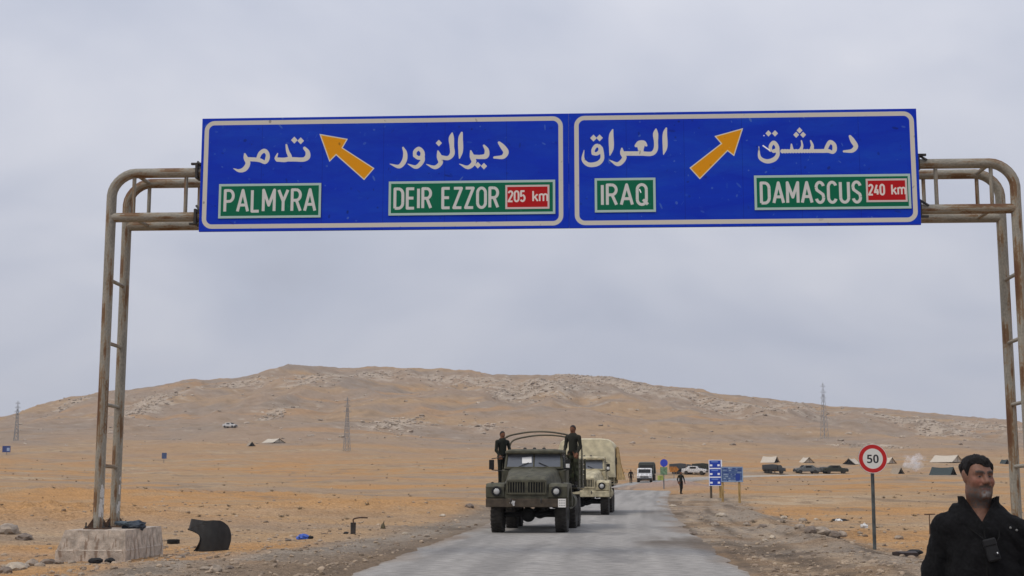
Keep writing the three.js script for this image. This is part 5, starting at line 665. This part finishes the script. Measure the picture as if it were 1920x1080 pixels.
{ const b = G(1700, 1044), t = thing('dark_plank', 'dark charred board lying flat beside the man in the black coat', 'board', [b.x, b.y + 0.02, b.z], 0.25); part('board', fin(loft([rrect(0.52, 0, 0.09, 0.02, -0.2), rrect(0.5, 0, 0.11, 0.02, 0.0), rrect(0.42, 0, 0.08, 0.02, 0.18)]), 0.4), grime(col(0.05, 0.035, 0.03)), t); part('chunk', lumpy(0.14, 21, 1.5, 0.5, 1), M.black, t).position.set(0.42, 0.06, -0.35); }
{ const b = G(1743, 1002), t = thing('thin_metal_stake', 'thin rusty stake with a short crossbar behind the man', 'stake', [b.x, b.y, b.z], 0), h = at(1743, 964, -b.z).y - b.y; part('stake', bar([0, -0.2, 0], [0.02, h, 0], 0.018, 0.016, 8), M.rustIron, t); part('crossbar', bar([-0.14, h - 0.01, 0], [0.2, h, 0], 0.02, 0.02, 8), M.rustIron, t); }
{ const r = rng(77), mats = [grime(col(0.5, 0.42, 0.32)), grime(col(0.36, 0.29, 0.22)), grime(col(0.22, 0.17, 0.13))];
  const spots = [[15, 1000, 0.34], [45, 1012, 0.22], [385, 1068, 0.08], [1235, 944, 0.2], [1262, 950, 0.17], [1400, 985, 0.13], [1430, 990, 0.15], [1448, 1010, 0.1], [1500, 990, 0.16], [1520, 998, 0.2], [1540, 1000, 0.22], [1560, 1006, 0.18], [1578, 1005, 0.16], [1434, 1015, 0.09], [1685, 1010, 0.10], [1340, 985, 0.12], [1352, 968, 0.2], [1300, 1003, 0.12], [1470, 972, 0.13], [1505, 977, 0.14], [1530, 975, 0.11], [430, 1066, 0.07], [405, 1072, 0.12], [340, 1046, 0.07], [250, 1036, 0.07], [270, 1034, 0.06], [90, 1056, 0.09], [30, 1068, 0.16], [60, 1060, 0.13], [760, 1002, 0.07], [800, 1006, 0.09], [540, 1014, 0.08], [505, 1012, 0.06], [600, 1015, 0.07], [830, 968, 0.12], [880, 952, 0.2], [10, 1074, 0.12], [45, 1064, 0.1], [75, 1062, 0.08], [110, 1057, 0.09], [135, 1056, 0.06], [215, 1050, 0.06]];
  for (const [px, py, s] of spots) { const b = G(px, py), km = Math.floor(r() * 3), t = part('stone', lumpy(s, r() * 50, 1 + r() * 0.7, 0.55 + r() * 0.3, 0.8 + r() * 0.4), mats[km], scene); t.position.set(b.x, b.y + s * 0.15, b.z); t.rotation.y = r() * 6; tag(t, ['pale', 'brown', 'dark'][km] + ' rough loose stone ' + (px < 300 ? 'on the sand around the gantry footing' : px < 900 ? 'on the verge between bent sheet and road' : px < 1450 ? 'on the rutted shoulder below the blue boards' : 'on the bank near the speed limit sign'), 'stone', 'loose stones along the verge'); } }
{ // gravel, tufts and the hill's broken rock: too many to count
  const r = rng(99), q = new THREE.Quaternion(), e = new THREE.Euler(), mtx = new THREE.Matrix4(), c = new THREE.Color();
  const scatter = (name, label, cat, geo, mat, n, place) => { const im = new THREE.InstancedMesh(geo, mat, n); let k = 0, tries = 0; while (k < n && tries++ < n * 40) { const s = place(); if (!s) continue; const [x, d, size, tint, flat] = s; e.set((r() - 0.5) * 0.7, r() * 6.28, (r() - 0.5) * 0.7); mtx.compose(new THREE.Vector3(x, height(x, d) + size * 0.1, -d), q.setFromEuler(e), new THREE.Vector3(size * (0.8 + r() * 0.6), size * flat, size * (0.8 + r() * 0.5))); im.setMatrixAt(k, mtx); im.setColorAt(k, c.setRGB(...tint)); k++; } im.count = k; im.name = name; im.castShadow = im.receiveShadow = true; scene.add(im); tag(im, label, cat, null, 'stuff'); };
  const tone = (a, b) => { const t = r(), v = 0.8 + r() * 0.45; return a.map((x, i) => lerp(x, b[i], t) * v); };
  scatter('gravel', 'loose gravel and pebbles scattered over the sand', 'gravel', lumpy(1, 1.3, 1, 1, 1, 1), std(0xffffff, { map: TGRIME }), 20000, () => { const d = 18 * Math.exp(r() * r() * 2.2), x = roadLine(d) + (r() - 0.5) * (24 + d * 0.85), rs = Math.abs(roadSide(x, d)); if (rs < 3.7) return null; const near = rs < 9 ? 1 : 0.45; if (r() > near) return null; const s = 0.010 + 0.042 * r() ** 7; return [x, d, s * (1 + d / 90), tone([0.52, 0.40, 0.28], [0.28, 0.21, 0.15]), 0.7]; });
  scatter('dry_tufts', 'small dark dry tufts dotted over the plain', 'scrub', (() => { const L = []; for (let i = 0; i < 26; i++) { const a = r() * 6.28, o = 0.2 + r() * 0.8, h = 0.3 + r() * 0.7; L.push(bar([Math.cos(a) * o * 0.3, 0, Math.sin(a) * o * 0.3], [Math.cos(a) * o, h, Math.sin(a) * o], 0.10, 0.02, 3)); } return merge(L); })(), std(0xffffff), 900, () => { const d = 40 * Math.exp(r() * 2.6), x = (r() - 0.5) * (30 + d), rs = Math.abs(roadSide(x, d)); if (rs < 6) return null; if (fbm(x / 25, d / 25, 3) < 0.0 || d > 520) return null; return [x, d, (0.05 + r() * 0.10) * (1 + d / 260), tone([0.17, 0.13, 0.085], [0.30, 0.22, 0.13]), 0.7]; });
  scatter('hill_rocks', 'pale broken rock cropping out over the hill', 'rocks', lumpy(1, 4.1, 1, 1, 1, 1, 0.6), std(0xffffff, { map: TGRIME }), 7500, () => { const d = 460 + r() * 690, x = (r() - 0.5) * 1.05 * d;  const oc = rocky(x, d); if (r() > oc * oc * 1.3 + 0.012) return null; return [x, d, 0.3 + 1.0 * r() ** 4, tone([0.58, 0.48, 0.37], [0.38, 0.30, 0.23]), 0.6]; });
}
renderer.render(scene, camera);
